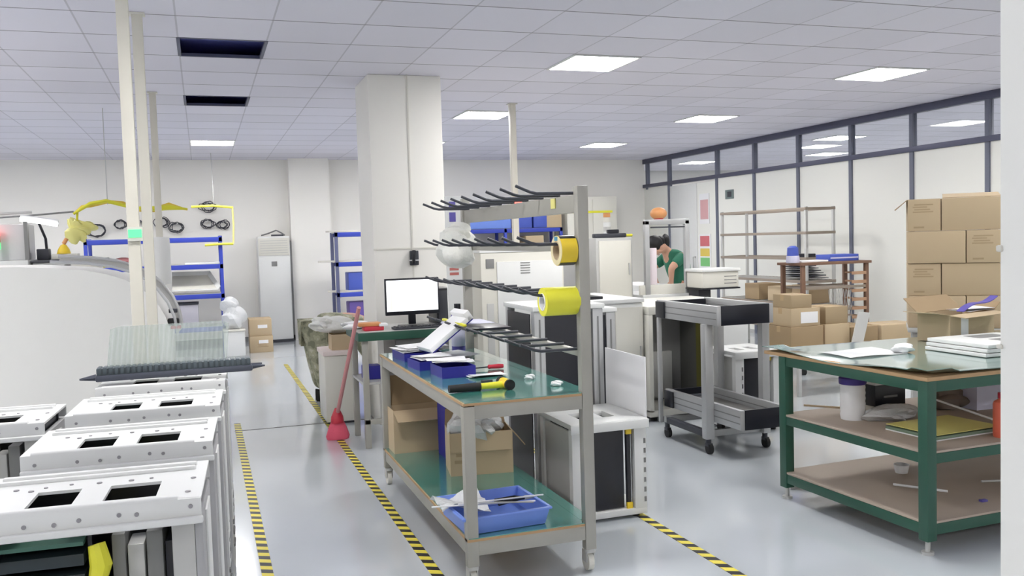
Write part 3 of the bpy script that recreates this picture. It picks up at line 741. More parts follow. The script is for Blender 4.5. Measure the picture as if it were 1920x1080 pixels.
# ================================================================== DESK BAY
t = thing('white_bin', 'white storage bin on the floor beside the red broom', 'bin', (1.13, 8.13, 0))
MB().box(-.14, .14, 0, .45, .02, .62, bev=.012).build('body', m_white2, t)
MB().box(-.15, .15, -.012, .46, .62, .66, bev=.006).build('rim', M('pinkish_rim', (222, 208, 204), .5), t)
MB().box(-.12, .12, .02, .43, 0, .02).build('base', m_dark, t)
t = carton('small open cardboard box with a white bag on the white bin', (.22, .22, .14), (1.18, 8.2, .66), open_=True, flaps=[('r', 20, .08)])
b = MB().blob((0, 0, .09), (.17, .10, .07), 8, .3, flat=0).blob((-.1, 0, .11), (.1, .1, .06), 2, .3)
tag(b.build('plastic_bag', M('opaque_white_bag', (230, 230, 226), .4, bump=.4), loc=(1.12, 8.34, .79)), 'white plastic bag slumped on the small box on the white bin', 'bag')
t = thing('broom', 'red broom leaning against the desk, pink bristles on the floor', 'broom', (1.0, 7.5, 0))
tp = Vector((.115, -.62, 1.13)); bt = Vector((0, .0, .2))
MB().tube([bt, bt.lerp(tp, .5), tp], .017).build('handle', M('worn_red_handle', (196, 136, 138), .5), t)
MB().lathe([(0, .14), (.055, .14), (.05, .19), (.03, .235), (.018, .26), (0, .26)], n=16).build('socket', m_red, t)
b = MB(); b.lathe([(0, 0.002), (.09, .002), (.098, .03), (.075, .10), (.055, .145), (0, .15)], n=20)
o = b.build('bristles', m_pink, t); o.scale = (1.0, .55, 1)
t = thing('desk', 'green edged workbench desk with a monitor, in front of the column', 'desk', (1.125, 7.0, 0))
MB().box(0, 1.0, 0, .62, .885, .925, bev=.004).build('tabletop', m_grey, t)
MB().box(-.004, 1.004, -.008, 0, .855, .92, bev=.003).box(-.006, 0, 0, .62, .855, .92, bev=.003).build('edge_band', m_green, t)
for x, y in ((.03, .03), (.93, .03), (.03, .55), (.93, .55)):
    MB().box(x, x + .045, y, y + .045, 0, .885, bev=.003).build('leg', m_galv, t)
MB().box(.03, .97, .06, .58, .50, .52).build('shelf', m_grey, t)
MB().box(.03, .97, .03, .06, .19, .23, bev=.003).build('foot_rail', m_galv, t)
q = MB().box(.30, .93, .1, .58, .24, .86, bev=.006).build('drawer_unit', M('desk_drawer_grey', (120, 118, 116), .5), t)
for z in (.26, .47, .67):
    k = MB().box(.31, .92, .088, .1, z, z + .17, bev=.004).build('drawer', m_mid, q); 
t = thing('monitor', 'computer monitor with a white screen on the desk', 'monitor', (1.61, 7.22, .925))
MB().box(-.225, .225, 0, .03, .10, .40, bev=.006).build('casing', m_black, t)
MB().box(-.213, .213, -.003, .001, .132, .385).build('screen', m_screen, t)
MB().box(-.205, -.165, -.0045, -.003, .145, .375).build('side_bar', m_screenb, t)
MB().box(-.03, .03, .03, .06, .02, .2, bev=.005).build('stand', m_black, t); MB().box(-.11, .11, -.04, .11, 0, .015, bev=.006).build('foot', m_black, t)
t = thing('keyboard', 'black keyboard on the desk in front of the monitor', 'keyboard', (1.63, 7.06, .925))
MB().box(-.22, .22, -.05, .08, 0, .018, bev=.005).build('body', m_dark, t)
b = MB()
for r in range(4):
    for c_ in range(14): b.box(-.205 + c_ * .029, -.182 + c_ * .029, -.038 + r * .028, -.016 + r * .028, .018, .024, bev=.002)
b.build('keys', m_black, t)
t = thing('computer_tower', 'black computer tower on the desk right of the monitor', 'computer', (1.90, 7.3, .925))
MB().box(-.07, .07, 0, .3, 0, .30, bev=.006).build('case', m_black, t); MB().box(-.055, .055, -.006, 0, .03, .28, bev=.003).build('front_panel', m_dark, t)
t = thing('food_packet', 'orange and red food packet on the left end of the desk', 'packet', (1.28, 7.12, .925))
MB().box(-.10, .06, -.05, .06, 0, .035, bev=.01).build('red_tray', m_red, t); MB().box(-.14, .04, -.04, .07, .035, .065, bev=.012).build('orange_bag', m_orange, t); MB().box(.02, .09, -.06, .03, .033, .055, bev=.006).build('white_flap', m_paper, t)
b = MB().blob((0, 0, .03), (.11, .08, .035), 11, .3, flat=0); tag(b.build('crumpled_paper', m_paper, loc=(1.17, 7.35, .925)), 'crumpled white paper at the far left of the desk', 'paper')
tag(MB().box(-.07, .07, 0, .15, 0, .11, bev=.01).build('blue_tray', m_navy, loc=(1.26, 7.2, .52)), 'small navy tray on the shelf under the desk', 'tray')
t = thing('wall_phone', 'dark handset hanging on the white column above the monitor', 'telephone', (1.785, 7.893, 1.41))
MB().box(-.04, .04, -.03, 0, 0, .13, bev=.008).build('cradle', m_dark, t); MB().tube([(-.01, -.04, .02), (-.012, -.055, .07), (-.004, -.04, .13)], [.018, .012, .018]).build('handset', m_black, t)
MB().box(-.045, .045, -.034, -.028, .04, .05).build('light_strip', m_paper, t)

# ================================================================== GREY TROLLEY WITH PEG RACK
CX0, CX1, CY0, CY1 = 1.09, 1.74, 3.92, 5.95
L = CY1 - CY0; W = CX1 - CX0
t = thing('tool_trolley', 'grey steel trolley with green decks and a rear peg rack', 'trolley', (CX0, CY0, 0))
for x, y, h_ in ((0, 0, .86), (0, L - .05, .86), (W - .06, 0, 1.86), (W - .06, L - .05, 1.90)):
    MB().box(x, x + .055, y, y + .05, .115, h_, bev=.004).build('post', m_galv, t)
for z0, z1 in ((.80, .865), (.165, .235)):
    MB().box(.055, W - .06, .004, .035, z0, z1, bev=.003).build('end_rail', m_galv, t)
    MB().box(.055, W - .06, L - .04, L - .008, z0, z1, bev=.003).build('end_rail', m_galv, t)
    MB().box(.006, .036, .05, L - .05, z0, z1, bev=.003).build('side_rail', m_galv, t)
    MB().box(W - .045, W - .012, .05, L - .05, z0, z1, bev=.003).build('side_rail', m_galv, t)
for z, n in ((.865, 'worktop'), (.235, 'lower_deck')):
    q = MB().box(.0, W - .065, -.004, L, z, z + .012).box(W - .066, W - .002, .052, L - .055, z, z + .012).build(n, m_ply, t)
    MB().box(.006, W - .066, -.002, L - .004, z + .012, z + .016).box(W - .067, W - .006, .054, L - .057, z + .012, z + .016).build('green_mat', m_mat, q)
for x, y in ((.03, .03), (W - .03, .03), (.03, L - .03), (W - .03, L - .03)):
    q = MB().cyl((x, y, .115), (x, y, .10), .028).box(x - .022, x - .016, y - .01, y + .045, .045, .10, bev=.002).box(x + .016, x + .022, y - .01, y + .045, .045, .10, bev=.002).box(x - .022, x + .022, y - .02, y + .045, .094, .102, bev=.002).build('caster', m_grey, t)
    MB().cyl((x - .014, y + .02, .047), (x + .014, y + .02, .047), .046, n=20).build('wheel', m_white2, q)
TOP = .881; DECK = .251
for z, hh in ((1.82, .085), (1.58, .03), (1.34, .03), (1.075, .03)):
    q = MB().box(W - .05, W - .02, .05, L - .05, z - hh, z, bev=.003).build('rack_rail', m_galv, t)
    for k in range(9):
        y = .06 + k * .232
        y = min(y, L - .06)
        MB().tube([(W - .03, y, z + .008), (W - .24, y, z + .008), (W - .275, y, z + .016), (W - .345, y, z + .045)], .0075, 8).build('peg', m_dark, q)
MB().box(W - .054, W - .0495, .30, .36, 1.765, 1.815).build('yellow_sticker', m_folder, t)
# things on the pegs
zr = 1.075 + .016
t = thing('tape_roll', 'yellow and black hazard tape roll on an upper peg of the trolley', 'tape roll', (1.625, 3.985, 1.588 - .031))
q = MB()
n = 28
def ring(b, x0, x1, ri, ro):
    pr_ = [(ri, x0), (ro, x0), (ro, x1), (ri, x1)]
    R_ = [[b.bm.verts.new((x, r * math.cos(2 * PI * i / n), r * math.sin(2 * PI * i / n))) for i in range(n)] for r, x in pr_]
    for a in range(4):
        A_, B_ = R_[a], R_[(a + 1) % 4]
        for i in range(n): b.bm.faces.new((A_[i], A_[(i + 1) % n], B_[(i + 1) % n], B_[i])).material_index = b.mi
ring(q, -.03, .05, .045, .072)
for f in q.bm.faces:
    c_ = f.calc_center_median()
    if c_.yz.length > .068 and int((math.atan2(c_.z, c_.y) + PI) / (2 * PI) * 7) % 2: f.material_index = 1
q.build('tape', [m_yel2, m_black], t)
q = MB(); ring(q, -.034, .052, .039, .0455); q.build('card_core', m_card, t)
q = MB(); ring(q, -.033, -.030, .0455, .07); q.build('side_label', M('cream_label', (222, 210, 168), .5), t)
MB().box(-.0345, -.0328, -.02, .02, .047, .066).build('blue_mark', M('teal_print', (70, 140, 170), .5), t)
t = thing('film_roll', 'bright yellow roll on a lower peg of the trolley', 'roll', (1.60, 3.985, 1.348 - .032))
q = MB(); ring(q, -.085, .085, .041, .068); q.build('film', m_yel, t)
q = MB(); ring(q, -.088, .088, .034, .0415); q.build('card_core', m_paper, t)
b = MB().blob((0, 0, -.13), (.12, .1, .13), 21, .3).blob((.02, 0, -.03), (.08, .07, .06), 3, .3)
tag(b.build('hanging_bag', M('matt_white_bag', (232, 232, 226), .5, bump=.4), loc=(1.60, 5.81, 1.70)), 'white bundled bag hanging at the far end of the trolley pegs', 'bag')
# boards lying across the lowest pegs
for i, (y, w_, mt, l, dz) in enumerate([(5.45, .34, m_lilac, 'pale folder lying across the lowest trolley pegs', 0), (5.15, .30, m_black, 'black folder lying on the lowest trolley pegs, nearest', 0)]):
    tag(MB().box(-.15, .12, -w_ / 2, w_ / 2, 0, .014, bev=.003).build('folder', mt, loc=(1.58, y, zr + dz)), l, 'folder')
tag(MB().box(-.012, .012, -.25, .25, 0, .014, bev=.004).build('ruler', m_yel, loc=(1.46, 5.4, zr + .0145)), 'yellow strip lying on the folders on the lowest trolley pegs', 'ruler')
# things on the worktop
def bottle(name, label, loc, r, h_, body, cap, band=None, cat='bottle'):
    t = thing(name, label, cat, loc)
    MB().lathe([(0, 0), (r * .94, 0), (r, .01), (r, h_ * .74), (r * .9, h_ * .8), (r * .45, h_ * .86), (r * .42, h_ * .9), (0, h_ * .9)], n=24).build('body', body, t)
    MB().lathe([(0, h_ * .88), (r * .5, h_ * .88), (r * .5, h_), (0, h_)], n=20).build('cap', cap, t)
    if band: MB().lathe([(r * .99, h_ * .12), (r * 1.015, h_ * .13), (r * 1.015, h_ * .6), (r * .99, h_ * .61)], n=24).build('label_band', band, t)
    return t
bottle('spray_bottle', 'tall purple labelled bottle at the far end of the trolley top', (1.585, 5.76, TOP), .045, .32, m_purple, m_black, m_lilac)
def open_bin(name, label, loc, w_, d_, h_, mt, rz=0, th=.005, cat='box'):
    t = thing(name, label, cat, loc, rz)
    MB().box(-w_ / 2, w_ / 2, 0, d_, 0, th).box(-w_ / 2, w_ / 2, 0, th, th, h_).box(-w_ / 2, w_ / 2, d_ - th, d_, th, h_).box(-w_ / 2, -w_ / 2 + th, th, d_ - th, th, h_).box(w_ / 2 - th, w_ / 2, th, d_ - th, th, h_).build('body', mt, t)
    return t
def papers(label, loc, n, w_, d_, rz, seed, mt=None, group=None):
    r_ = random.Random(seed); t = thing('paper_sheets', label, 'paper', loc, rz, group)
    for i in range(n):
        a, c_ = r_.uniform(-.03, .03), r_.uniform(-.03, .03)
        MB().sheet(lambda u, v: (a + (u - .5) * w_, c_ + (v - .5) * d_, .004 + i * .007 + .004 * math.sin(3 * u + 2 * v + i)), 5, 5, .001).build('sheet', mt or m_paper, t)
    return t
t = open_bin('blue_box', 'farthest navy box on the trolley top, covered with papers', (1.27, 5.45, TOP), .24, .30, .05, m_navy, .05)
papers('white papers heaped on the farthest navy box', (1.28, 5.6, TOP + .052), 4, .28, .24, .1, 4)
t = open_bin('blue_box', 'small navy box behind the front one on the trolley top', (1.22, 5.02, TOP), .15, .22, .05, m_navy, .1)
papers('white papers on the small navy box on the trolley', (1.24, 5.12, TOP + .052), 3, .2, .16, .2, 5)
t = open_bin('blue_box', 'front navy box on the trolley top beside the hammer', (1.28, 4.66, TOP), .19, .24, .06, m_navy, .02)
papers('white papers folded over the front navy box', (1.29, 4.85, TOP + .062), 3, .22, .16, -.2, 6)
# tilted lid
t = thing('tilted_lid', 'white carton lid with navy edge tilted up on the papers', 'lid', (1.26, 5.34, TOP + .07))
t.rotation_euler = (0, math.radians(-35), math.radians(8))
MB().box(-.0, .33, -.11, .11, .0, .03, bev=.004).build('panel', m_paper, t); MB().box(.0, .33, -.112, .112, -.006, .0, bev=.002).build('navy_edge', m_navy, t); MB().box(.30, .34, -.11, .11, .0, .06, bev=.004).build('end_flap', m_paper, t)
papers('white papers lying under the tilted white lid', (1.46, 5.5, TOP), 4, .2, .26, .3, 9)
t = thing('screwdriver', 'red handled screwdriver pointing left on the trolley top', 'screwdriver', (1.60, 4.86, TOP + .016), math.radians(-3))
MB().lathe([(0, 0), (.011, .003), (.014, .03), (.011, .075), (.013, .088), (.006, .095), (0, .095)], n=14).build('handle', m_red, t).rotation_euler = (0, -PI / 2, 0)
MB().cyl((-.09, 0, 0), (-.22, 0, -.004), .004).build('shaft', m_dark, t)
papers('loose white label sheets beside the front navy box', (1.42, 4.66, TOP), 2, .2, .1, .1, 12)
t = thing('hammer', 'yellow hammer with a black grip on the trolley top', 'hammer', (1.10, 4.2, TOP + .021), math.radians(2))
MB().cyl((0, 0, 0), (.16, 0, .0), .019, .021).build('grip', m_rubber, t); MB().cyl((.15, 0, 0), (.28, 0, 0), .015, .017).build('shaft', m_yel, t)
q = MB().cyl((.295, -.045, .004), (.295, .045, .004), .024).build('head', m_yel2, t)
MB().cyl((.295, -.062, .004), (.295, -.044, .004), .026).cyl((.295, .044, .004), (.295, .075, .004), .026).build('face', m_rubber, q)
b = MB().box(-.03, .03, -.012, .012, 0, .015, bev=.005); tag(b.build('clip', m_dark, loc=(1.36, 4.42, TOP)), 'small dark clip lying behind the hammer head', 'clip')
tag(MB().blob((0, 0, .012), (.025, .02, .014), 2, .3, flat=0).build('paper_scrap', m_paper, loc=(1.60, 4.42, TOP)), 'white paper scrap near the middle of the trolley top', 'paper', 'paper scraps on the trolley')
tag(MB().blob((0, 0, .012), (.03, .02, .014), 5, .3, flat=0).build('paper_scrap', m_paper, loc=(1.64, 4.15, TOP)), 'white paper scrap nearest the front right trolley post', 'paper', 'paper scraps on the trolley')
# lower deck
carton('open cardboard box on the trolley lower deck, at the far left', (.40, .22, .28), (1.32, 5.71, DECK), open_=True, flaps=[('f', -32, .11), ('b', 75, .20), ('r', -15, .10)])
t = open_bin('blue_box', 'upright navy box behind the middle carton on the lower deck', (1.52, 5.42, DECK), .26, .2, .34, m_navy)
tag(MB().box(-.09, .05, -.01, .0, 0, .37, bev=.002).build('card_slip', m_card, loc=(1.50, 5.45, DECK + .006)), 'cardboard slip standing in the upright navy box', 'card')
carton('worn open cardboard box with a bag in the middle of the lower deck', (.37, .28, .25), (1.49, 4.985, DECK), math.radians(-9), open_=True, printed=(-.16, -.08, .06, .22), flaps=[('f', -82, .11), ('r', -50, .12), ('b', 60, .1)])
b = MB().blob((0, 0, .10), (.13, .12, .15), 14, .3, flat=-.1).blob((.1, 0, .12), (.10, .12, .05), 2, .3)
tag(b.build('plastic_bag', m_bag, loc=(1.45, 5.10, DECK + .15)), 'clear plastic bag bulging out of the worn carton', 'bag')
t = thing('parts_tray', 'light blue plastic tray of tools on the trolley lower deck', 'tray', (1.30, 3.96, DECK), math.radians(3))
w_, d_, h_ = .43, .40, .088; b = MB()
o = .02
for q in ([(-w_ / 2 + o, o, .004), (w_ / 2 - o, o, .004), (w_ / 2, 0, h_), (-w_ / 2, 0, h_)], [(-w_ / 2 + o, d_ - o, .004), (w_ / 2 - o, d_ - o, .004), (w_ / 2, d_, h_), (-w_ / 2, d_, h_)],
          [(-w_ / 2 + o, o, .004), (-w_ / 2 + o, d_ - o, .004), (-w_ / 2, d_, h_), (-w_ / 2, 0, h_)], [(w_ / 2 - o, o, .004), (w_ / 2 - o, d_ - o, .004), (w_ / 2, d_, h_), (w_ / 2, 0, h_)]): b.slab(q, .006)
b.box(-w_ / 2 + o, w_ / 2 - o, o, d_ - o, .001, .008); b.build('body', m_bluebin, t)
b = MB()
for a in ((-w_ / 2 - .012, w_ / 2 + .012, -.012, .006), (-w_ / 2 - .012, w_ / 2 + .012, d_ - .006, d_ + .012), (-w_ / 2 - .012, -w_ / 2 + .006, 0, d_), (w_ / 2 - .006, w_ / 2 + .012, 0, d_)): b.box(*a, h_ - .012, h_, bev=.004)
b.build('rim', m_bluebin, t)
b = MB().sheet(lambda u, v: (-.16 + .24 * u, .03 + .26 * v, .07 + .02 * math.sin(5 * u + 3 * v) + .012 * math.sin(11 * v + 4 * u)), 8, 8, .002)
tag(b.build('crumpled_paper', m_bag, loc=(1.18, 4.06, DECK + .02)), 'crumpled white wrapping spilling over the left of the blue tray', 'paper')
for i, (a, c_, l, mt) in enumerate([((-.36, .12, .115), (.14, .06, .10), 'longest thin white rod across the blue tray', m_paper), ((-.24, .08, .125), (.2, .11, .11), 'second thin white rod crossing the blue tray', m_paper), ((-.15, .05, .13), (.12, .03, .105), 'short grey rod at the front of the blue tray', m_grey)]):
    tag(MB().cyl(a, c_, .004, n=8).build('thin_rod', mt, loc=(1.33, 3.98, DECK)), l, 'rod', 'rods in the blue tray')
t = thing('pliers', 'dark handled pliers lying in the blue tray', 'pliers', (1.40, 4.14, DECK + .06), .1)
MB().tube([(-.1, .02, .03), (0, .01, .035), (.05, 0, .03)], [.012, .012, .008]).build('handle', m_rubber, t); MB().tube([(-.1, -.03, .03), (0, -.012, .035), (.05, 0, .03)], [.012, .012, .008]).build('handle', m_rubber, t); MB().cyl((.05, 0, .03), (.12, 0, .028), .012, .005).build('jaw', m_grey, t)

# roll-up board standing behind the trolley
t = thing('notice_board', 'white standing notice with blue and red marks beside the column', 'notice board', (1.80, 6.55, 0))
MB().box(-.07, .08, -.01, .01, .12, 1.95, bev=.004).build('panel', m_white, t); MB().box(-.03, .03, -.1, .1, 0, .02, bev=.004).box(-.015, .015, -.015, .015, .02, .14).build('foot', m_grey, t)
b = MB()
for z, h_ in ((1.86, .05), (1.76, .07), (1.58, .04)): b.box(-.04, .01, -.013, -.0095, z, z + h_, bev=.002)
b.build('blue_print', m_purple, t)
b = MB()
for k in range(3): b.box(-.05, .02, -.013, -.0095, 1.36 + k * .035, 1.38 + k * .035)
b.build('red_print', M('dull_red_print', (190, 110, 104), .5), t)

# ================================================================== MIDDLE: GATE HOUSINGS, CONVEYOR, MACHINES
def tall_gate(label, loc, w_, d_, z, comb=False, rz=0.0):
    t = thing('gate_frame', label, 'machine frame', loc, rz, 'tall dark gate frames behind the trolley')
    for x in (0, w_ - .07):
        q = MB().box(x, x + .07, 0, .06, .04, z - .03, bev=.005).build('front_column', m_alu, t)
        MB().box(x + .03, x + .04, -.003, .001, .1, z - .08).build('slot', m_mid, q)
    for x in (0, w_ - .05): MB().box(x, x + .05, d_ - .05, d_, .04, z - .03, bev=.005).build('rear_column', m_alu, t)
    if w_ > .2: MB().box(.07, w_ - .07, .02, .035, .06, z - .05, bev=.003).build('black_panel', m_black, t)
    else: MB().box(.071, w_ - .071, .01, .06, .06, z - .05, bev=.003).build('black_panel', m_black, t)
    MB().box(-.006, .0, .07, d_ - .06, .06, z - .05).build('side_panel', m_black, t)
    MB().box(-.01, w_ + .01, -.01, d_ + .01, z - .03, z, bev=.006).build('top_plate', m_white, t)
    MB().box(.0, w_, .0, d_, .02, .05, bev=.004).build('base_plate', m_grey, t)
    for x in (.05, w_ - .05):
        for y in (.05, d_ - .05): MB().cyl((x, y, 0), (x, y, .022), .025).build('foot', m_rubber, t)
    if comb:
        b = MB(); k = int((z - .35) / .022)
        for i in range(k): b.box(.012, .058, -.02, .0, .2 + i * .022, .211 + i * .022)
        b.build('comb_strip', m_white, t)
        MB().box(.01, .062, -.006, -.001, .19, z - .12).build('comb_backing', m_black, t)
    return t
tall_gate('tall dark gate frame right behind the trolley, black panels showing between pegs', (1.90, 5.15, 0), .46, .55, 1.2)
tall_gate('tall gate frame with a black and white comb strip behind the open lid', (2.49, 5.6, 0), .17, .42, 1.13, comb=True)

def low_gate(label, loc, w_, d_, z, rz=0.0, lid=True):
    t = thing('low_housing', label, 'machine housing', loc, rz, 'low white housings with black fronts')
    for x in (0, w_ - .075):
        q = MB().box(x, x + .075, 0, .05, .05, z - .035, bev=.004).build('front_column', m_white, t)
        b = MB()
        for i in range(7): b.box(x + .058, x + .07, -.003, .001, .09 + i * (z - .18) / 7, .09 + (i + .5) * (z - .18) / 7)
        b.build('slot_row', m_mid, q)
    for x in (0, w_ - .05): MB().box(x, x + .05, d_ - .05, d_, .05, z - .035, bev=.004).build('rear_column', m_white, t)
    MB().box(.11, w_ - .13, .03, .05, .06, z - .04, bev=.003).build('black_front', m_black, t)
    MB().box(w_ - .115, w_ - .09, .02, .045, .06, z - .04, bev=.003).build('black_post', m_black, t)
    for zz in (.07, z - .07): MB().box(w_ - .12, w_ - .085, .012, .03, zz - .02, zz + .02, bev=.003).build('yellow_block', m_yel2, t)
    MB().box(.01, .02, .06, d_ - .06, .06, z - .05).build('side_skin', m_grey, t)
    MB().box(-.0, w_, -.0, d_, .02, .055, bev=.004).build('base_frame', m_white, t)
    b = MB(); hx = [(w_ * .22, w_ * .38), (w_ * .54, w_ * .70)]; xs = [-.008, hx[0][0], hx[0][1], hx[1][0], hx[1][1], w_ + .008]
    b.box(-.008, w_ + .008, -.012, d_ * .25, z - .03, z, bev=.005).box(-.008, w_ + .008, d_ * .6, d_ + .008, z - .03, z, bev=.005)
    for i in (0, 2, 4): b.box(xs[i], xs[i + 1], d_ * .25 - .004, d_ * .6 + .004, z - .029, z - .0005)
    b.box(-.012, w_ + .012, -.02, -.01, z - .055, z - .004, bev=.004)
    b.build('top_plate', m_white, t)
    for x in (.05, w_ - .05):
        for y in (.05, d_ - .05): MB().cyl((x, y, 0), (x, y, .022), .022).build('foot', m_rubber, t)
    if lid:
        q = MB().box(w_ + .012, w_ + .02, .02, d_ + .06, z - .03, z + .345, bev=.003)
        q.build('raised_lid', m_paper, t)
    return t
low_gate('low white housing with its white lid raised, black front, behind the trolley post', (1.90, 4.6, 0), .46, .50, .575)
low_gate('low white housing with black front under the conveyor corner', (3.99, 6.2, 0), .43, .45, .66, lid=False)

# conveyor
t = thing('conveyor', 'aluminium two level conveyor frame with black end plates', 'conveyor', (3.42, 5.35, 0))
def level(name, x0, x1, y0, y1, z0, z1):
    for x in (x0, x1 - .035):
        q = MB().box(x, x + .035, y0, y1, z0, z1, bev=.004).build('side_rail', m_alu, t)
        b = MB()
        for k in (.33, .66):
            zz = z0 + (z1 - z0) * k; b.box(x - .0012, x + .0005, y0 + .01, y1 - .01, zz - .004, zz + .004)
        b.build('groove', m_mid, q)
    MB().box(x0 + .035, x1 - .035, y0 - .004, y0 + .012, z0, z1 + .002, bev=.003).build('end_plate', m_black, t)
    MB().box(x0 + .04, x1 - .04, y0 + .02, y1 - .02, z0 + .05, z0 + .065).build('belt', M('belt_' + name, (104, 102, 100), .6), t)
    MB().box(x0 - .012, x0, y1 - .14, y1 + .0, z0 - .0, z1 - .01, bev=.004).box(x0 + .02, x1 - .02, y1 - .03, y1, z0, z1 - .01).build('motor_block', m_black, t)
    for yy in (y0 + .04, y1 - .06): MB().cyl((x0 + .036, yy, z0 + .06), (x1 - .036, yy, z0 + .06), .026).build('roller', m_dark, t)
level('upper', .02, .49, .22, 1.12, .955, 1.095)
level('lower', .072, .475, .02, 1.1, .235, .375)
for x, y, s_, tz in ((.004, .36, .066, .955), (.49, .36, .062, 1.06), (.0, 1.06, .03, .955), (.49, .98, .062, 1.09)):
    MB().box(x, x + s_, y, y + s_, .11, tz, bev=.004).build('post', m_alu, t)
MB().box(.017, .49, .39, .43, .12, .17, bev=.004).build('cross_bar', m_alu, t); MB().box(.017, .49, .99, 1.03, .12, .17, bev=.004).build('cross_bar', m_alu, t)
for x in (.012, .495): MB().box(x, x + .05, .43, .98, .12, .165, bev=.004).build('floor_rail', m_dark, t)
for x, y in ((.036, .39), (.52, .39), (.036, 1.01), (.52, 1.01)):
    q = MB().cyl((x, y, .07), (x, y, .12), .02).box(x - .018, x + .018, y - .03, y + .02, .055, .08, bev=.003).build('caster', m_dark, t)
    MB().cyl((x - .014, y - .012, .04), (x + .014, y - .012, .04), .04, n=18).build('wheel', m_rubber, q)

def machine(name, label, loc, w_, d_, z, doors=(), mt=m_white2, z0=.1, plinth=True, cat='machine', top=None):
    t = thing(name, label, cat, loc)
    MB().box(0, w_, 0, d_, z0, z, bev=.012).build('body', mt, t)
    if plinth: MB().box(.03, w_ - .03, .04, d_ - .03, 0.0, z0).build('plinth', m_dark, t)
    for (a, c, e, f, dm) in doors:
        q = MB().box(a, c, -.014, 0, e, f, bev=.005).build('door', dm, t)
        MB().box(c - .035, c - .02, -.03, -.013, (e + f) / 2 - .06, (e + f) / 2 + .06, bev=.004).build('handle', m_grey, q)
    return t
# cabinet behind the conveyor with an open bay
t = thing('machine_cabinet', 'cream machine cabinet with an open grey bay behind the conveyor', 'machine cabinet', (3.60, 6.92, 0))
MB().box(0, .04, 0, 1.0, .08, .93, bev=.004).box(.04, 1.0, .94, 1.0, .08, .93).box(.58, .62, 0, .94, .08, .93, bev=.004).box(.62, 1.0, .02, .94, .08, .93).box(0, 1.0, 0, 1.0, .93, 1.0, bev=.008).box(0, 1.0, 0, 1.0, .04, .1, bev=.004).build('body', m_white2, t)
MB().box(.04, .58, .45, .47, .1, .93).build('bay_back', m_mid, t)  # grey back stands in for shade below the upper conveyor
MB().box(.55, .578, .06, .44, .1, .93).build('bay_side', M('bay_side_shade', (92, 92, 90), .6), t); MB().box(.545, .55, .06, .15, .12, .92).build('olive_strip', M('olive_strip', (104, 100, 46), .6), t)  # darker grey puts the bay's shade into the side; olive is a real strip
MB().box(.09, .44, .40, .45, .12, .55, bev=.006).build('bay_cover', m_grey, t)
q = MB().box(.64, .99, -.0, .02, .12, .92, bev=.005).build('door', m_white, t); MB().box(.66, .68, -.018, .0, .5, .6, bev=.004).build('handle', m_mid, q)
for x in (.06, .94):
    for y in (.06, .94): MB().cyl((x, y, 0), (x, y, .045), .03).build('foot', m_rubber, t)
t = machine('control_cabinet', 'cream control cabinet left of the conveyor with round buttons', (3.02, 7.0, 0), .57, 1.0, 1.04, [(.30, .56, .2, 1.0, m_white2)], m_white, .16, cat='machine cabinet')
MB().box(-.03, .57, -.03, 1.0, 1.04, 1.075, bev=.008).build('worktop', m_white, t)
for i, (x, z) in enumerate([(.20, .95), (.24, .84), (.19, .73)]): MB().cyl((x, -.02, z), (x, .001, z), .022, n=16).build('button', m_grey if i else m_mid, t)
MB().box(.04, .24, .1, .4, 1.075, 1.10, bev=.006).build('dark_tray', m_black, t)
# line of tall machines
t = machine('line_machine', 'large cream machine with a small screen, seen through the trolley pegs', (2.53, 8.3, 0), .86, 1.0, 1.49, [(.16, .84, .72, 1.40, m_white), (.16, .84, .2, .68, m_white)], m_white2)
MB().box(.05, .135, -.006, .0, 1.34, 1.43, bev=.003).build('screen', m_mid, t)
b = MB()
for i in range(5): b.box(.40, .50, -.018, -.013, 1.28 + i * .025, 1.288 + i * .025)
b.build('vent', m_mid, t)
MB().box(.05, .12, -.008, 0, .25, 1.0, bev=.003).build('grey_strip', m_grey, t)
MB().box(-.01, .87, -.005, .4, 1.49, 1.515, bev=.004).build('top_lip', m_white, t)
t = machine('line_machine', 'grey sided cream machine right of the trolley post, dark tool on top', (3.79, 8.4, 0), .41, 1.15, 1.60, [(.03, .39, .98, 1.57, m_white2), (.03, .39, .2, .94, m_white2)], m_grey)
MB().box(-.3, .40, -.08, -.016, .93, .965, bev=.006).build('ledge', m_white, t)
t = thing('dark_tool', 'dark long tool lying on top of the grey sided machine', 'tool', (4.0, 8.5, 1.60))
MB().box(-.19, .17, -.04, .04, 0, .045, bev=.014).build('body', m_dark, t); MB().box(-.03, .09, -.03, .03, .045, .085, bev=.01).build('block', m_black, t); MB().cyl((.17, 0, .02), (.25, 0, .02), .014).build('yellow_tip', m_yel, t)
t = thing('signal_tower', 'small banded signal lamp on top of the grey sided machine', 'signal lamp', (4.13, 8.85, 1.60))
for i, (mt, nm) in enumerate([(m_white, 'white_segment'), (m_grey, 'grey_segment'), (m_white, 'white_segment'), (m_white2, 'cream_segment'), (m_orange, 'orange_segment')]):
    MB().cyl((0, 0, .02 + i * .05), (0, 0, .066 + i * .05), .038, n=20).build(nm, mt, t)
MB().cyl((0, 0, 0), (0, 0, .02), .045).build('base', m_dark, t)
t = machine('storage_cabinet', 'cream cupboard against the back wall behind the trolley post', (6.35, 15.3, 0), 1.0, .6, 2.35, [(.02, .49, .2, 2.3, m_white2), (.51, .98, .2, 2.3, m_white2)], cat='cupboard')
MB().box(.1, .9, -.02, -.013, 2.05, 2.09).build('yellow_strip', m_yel, t)
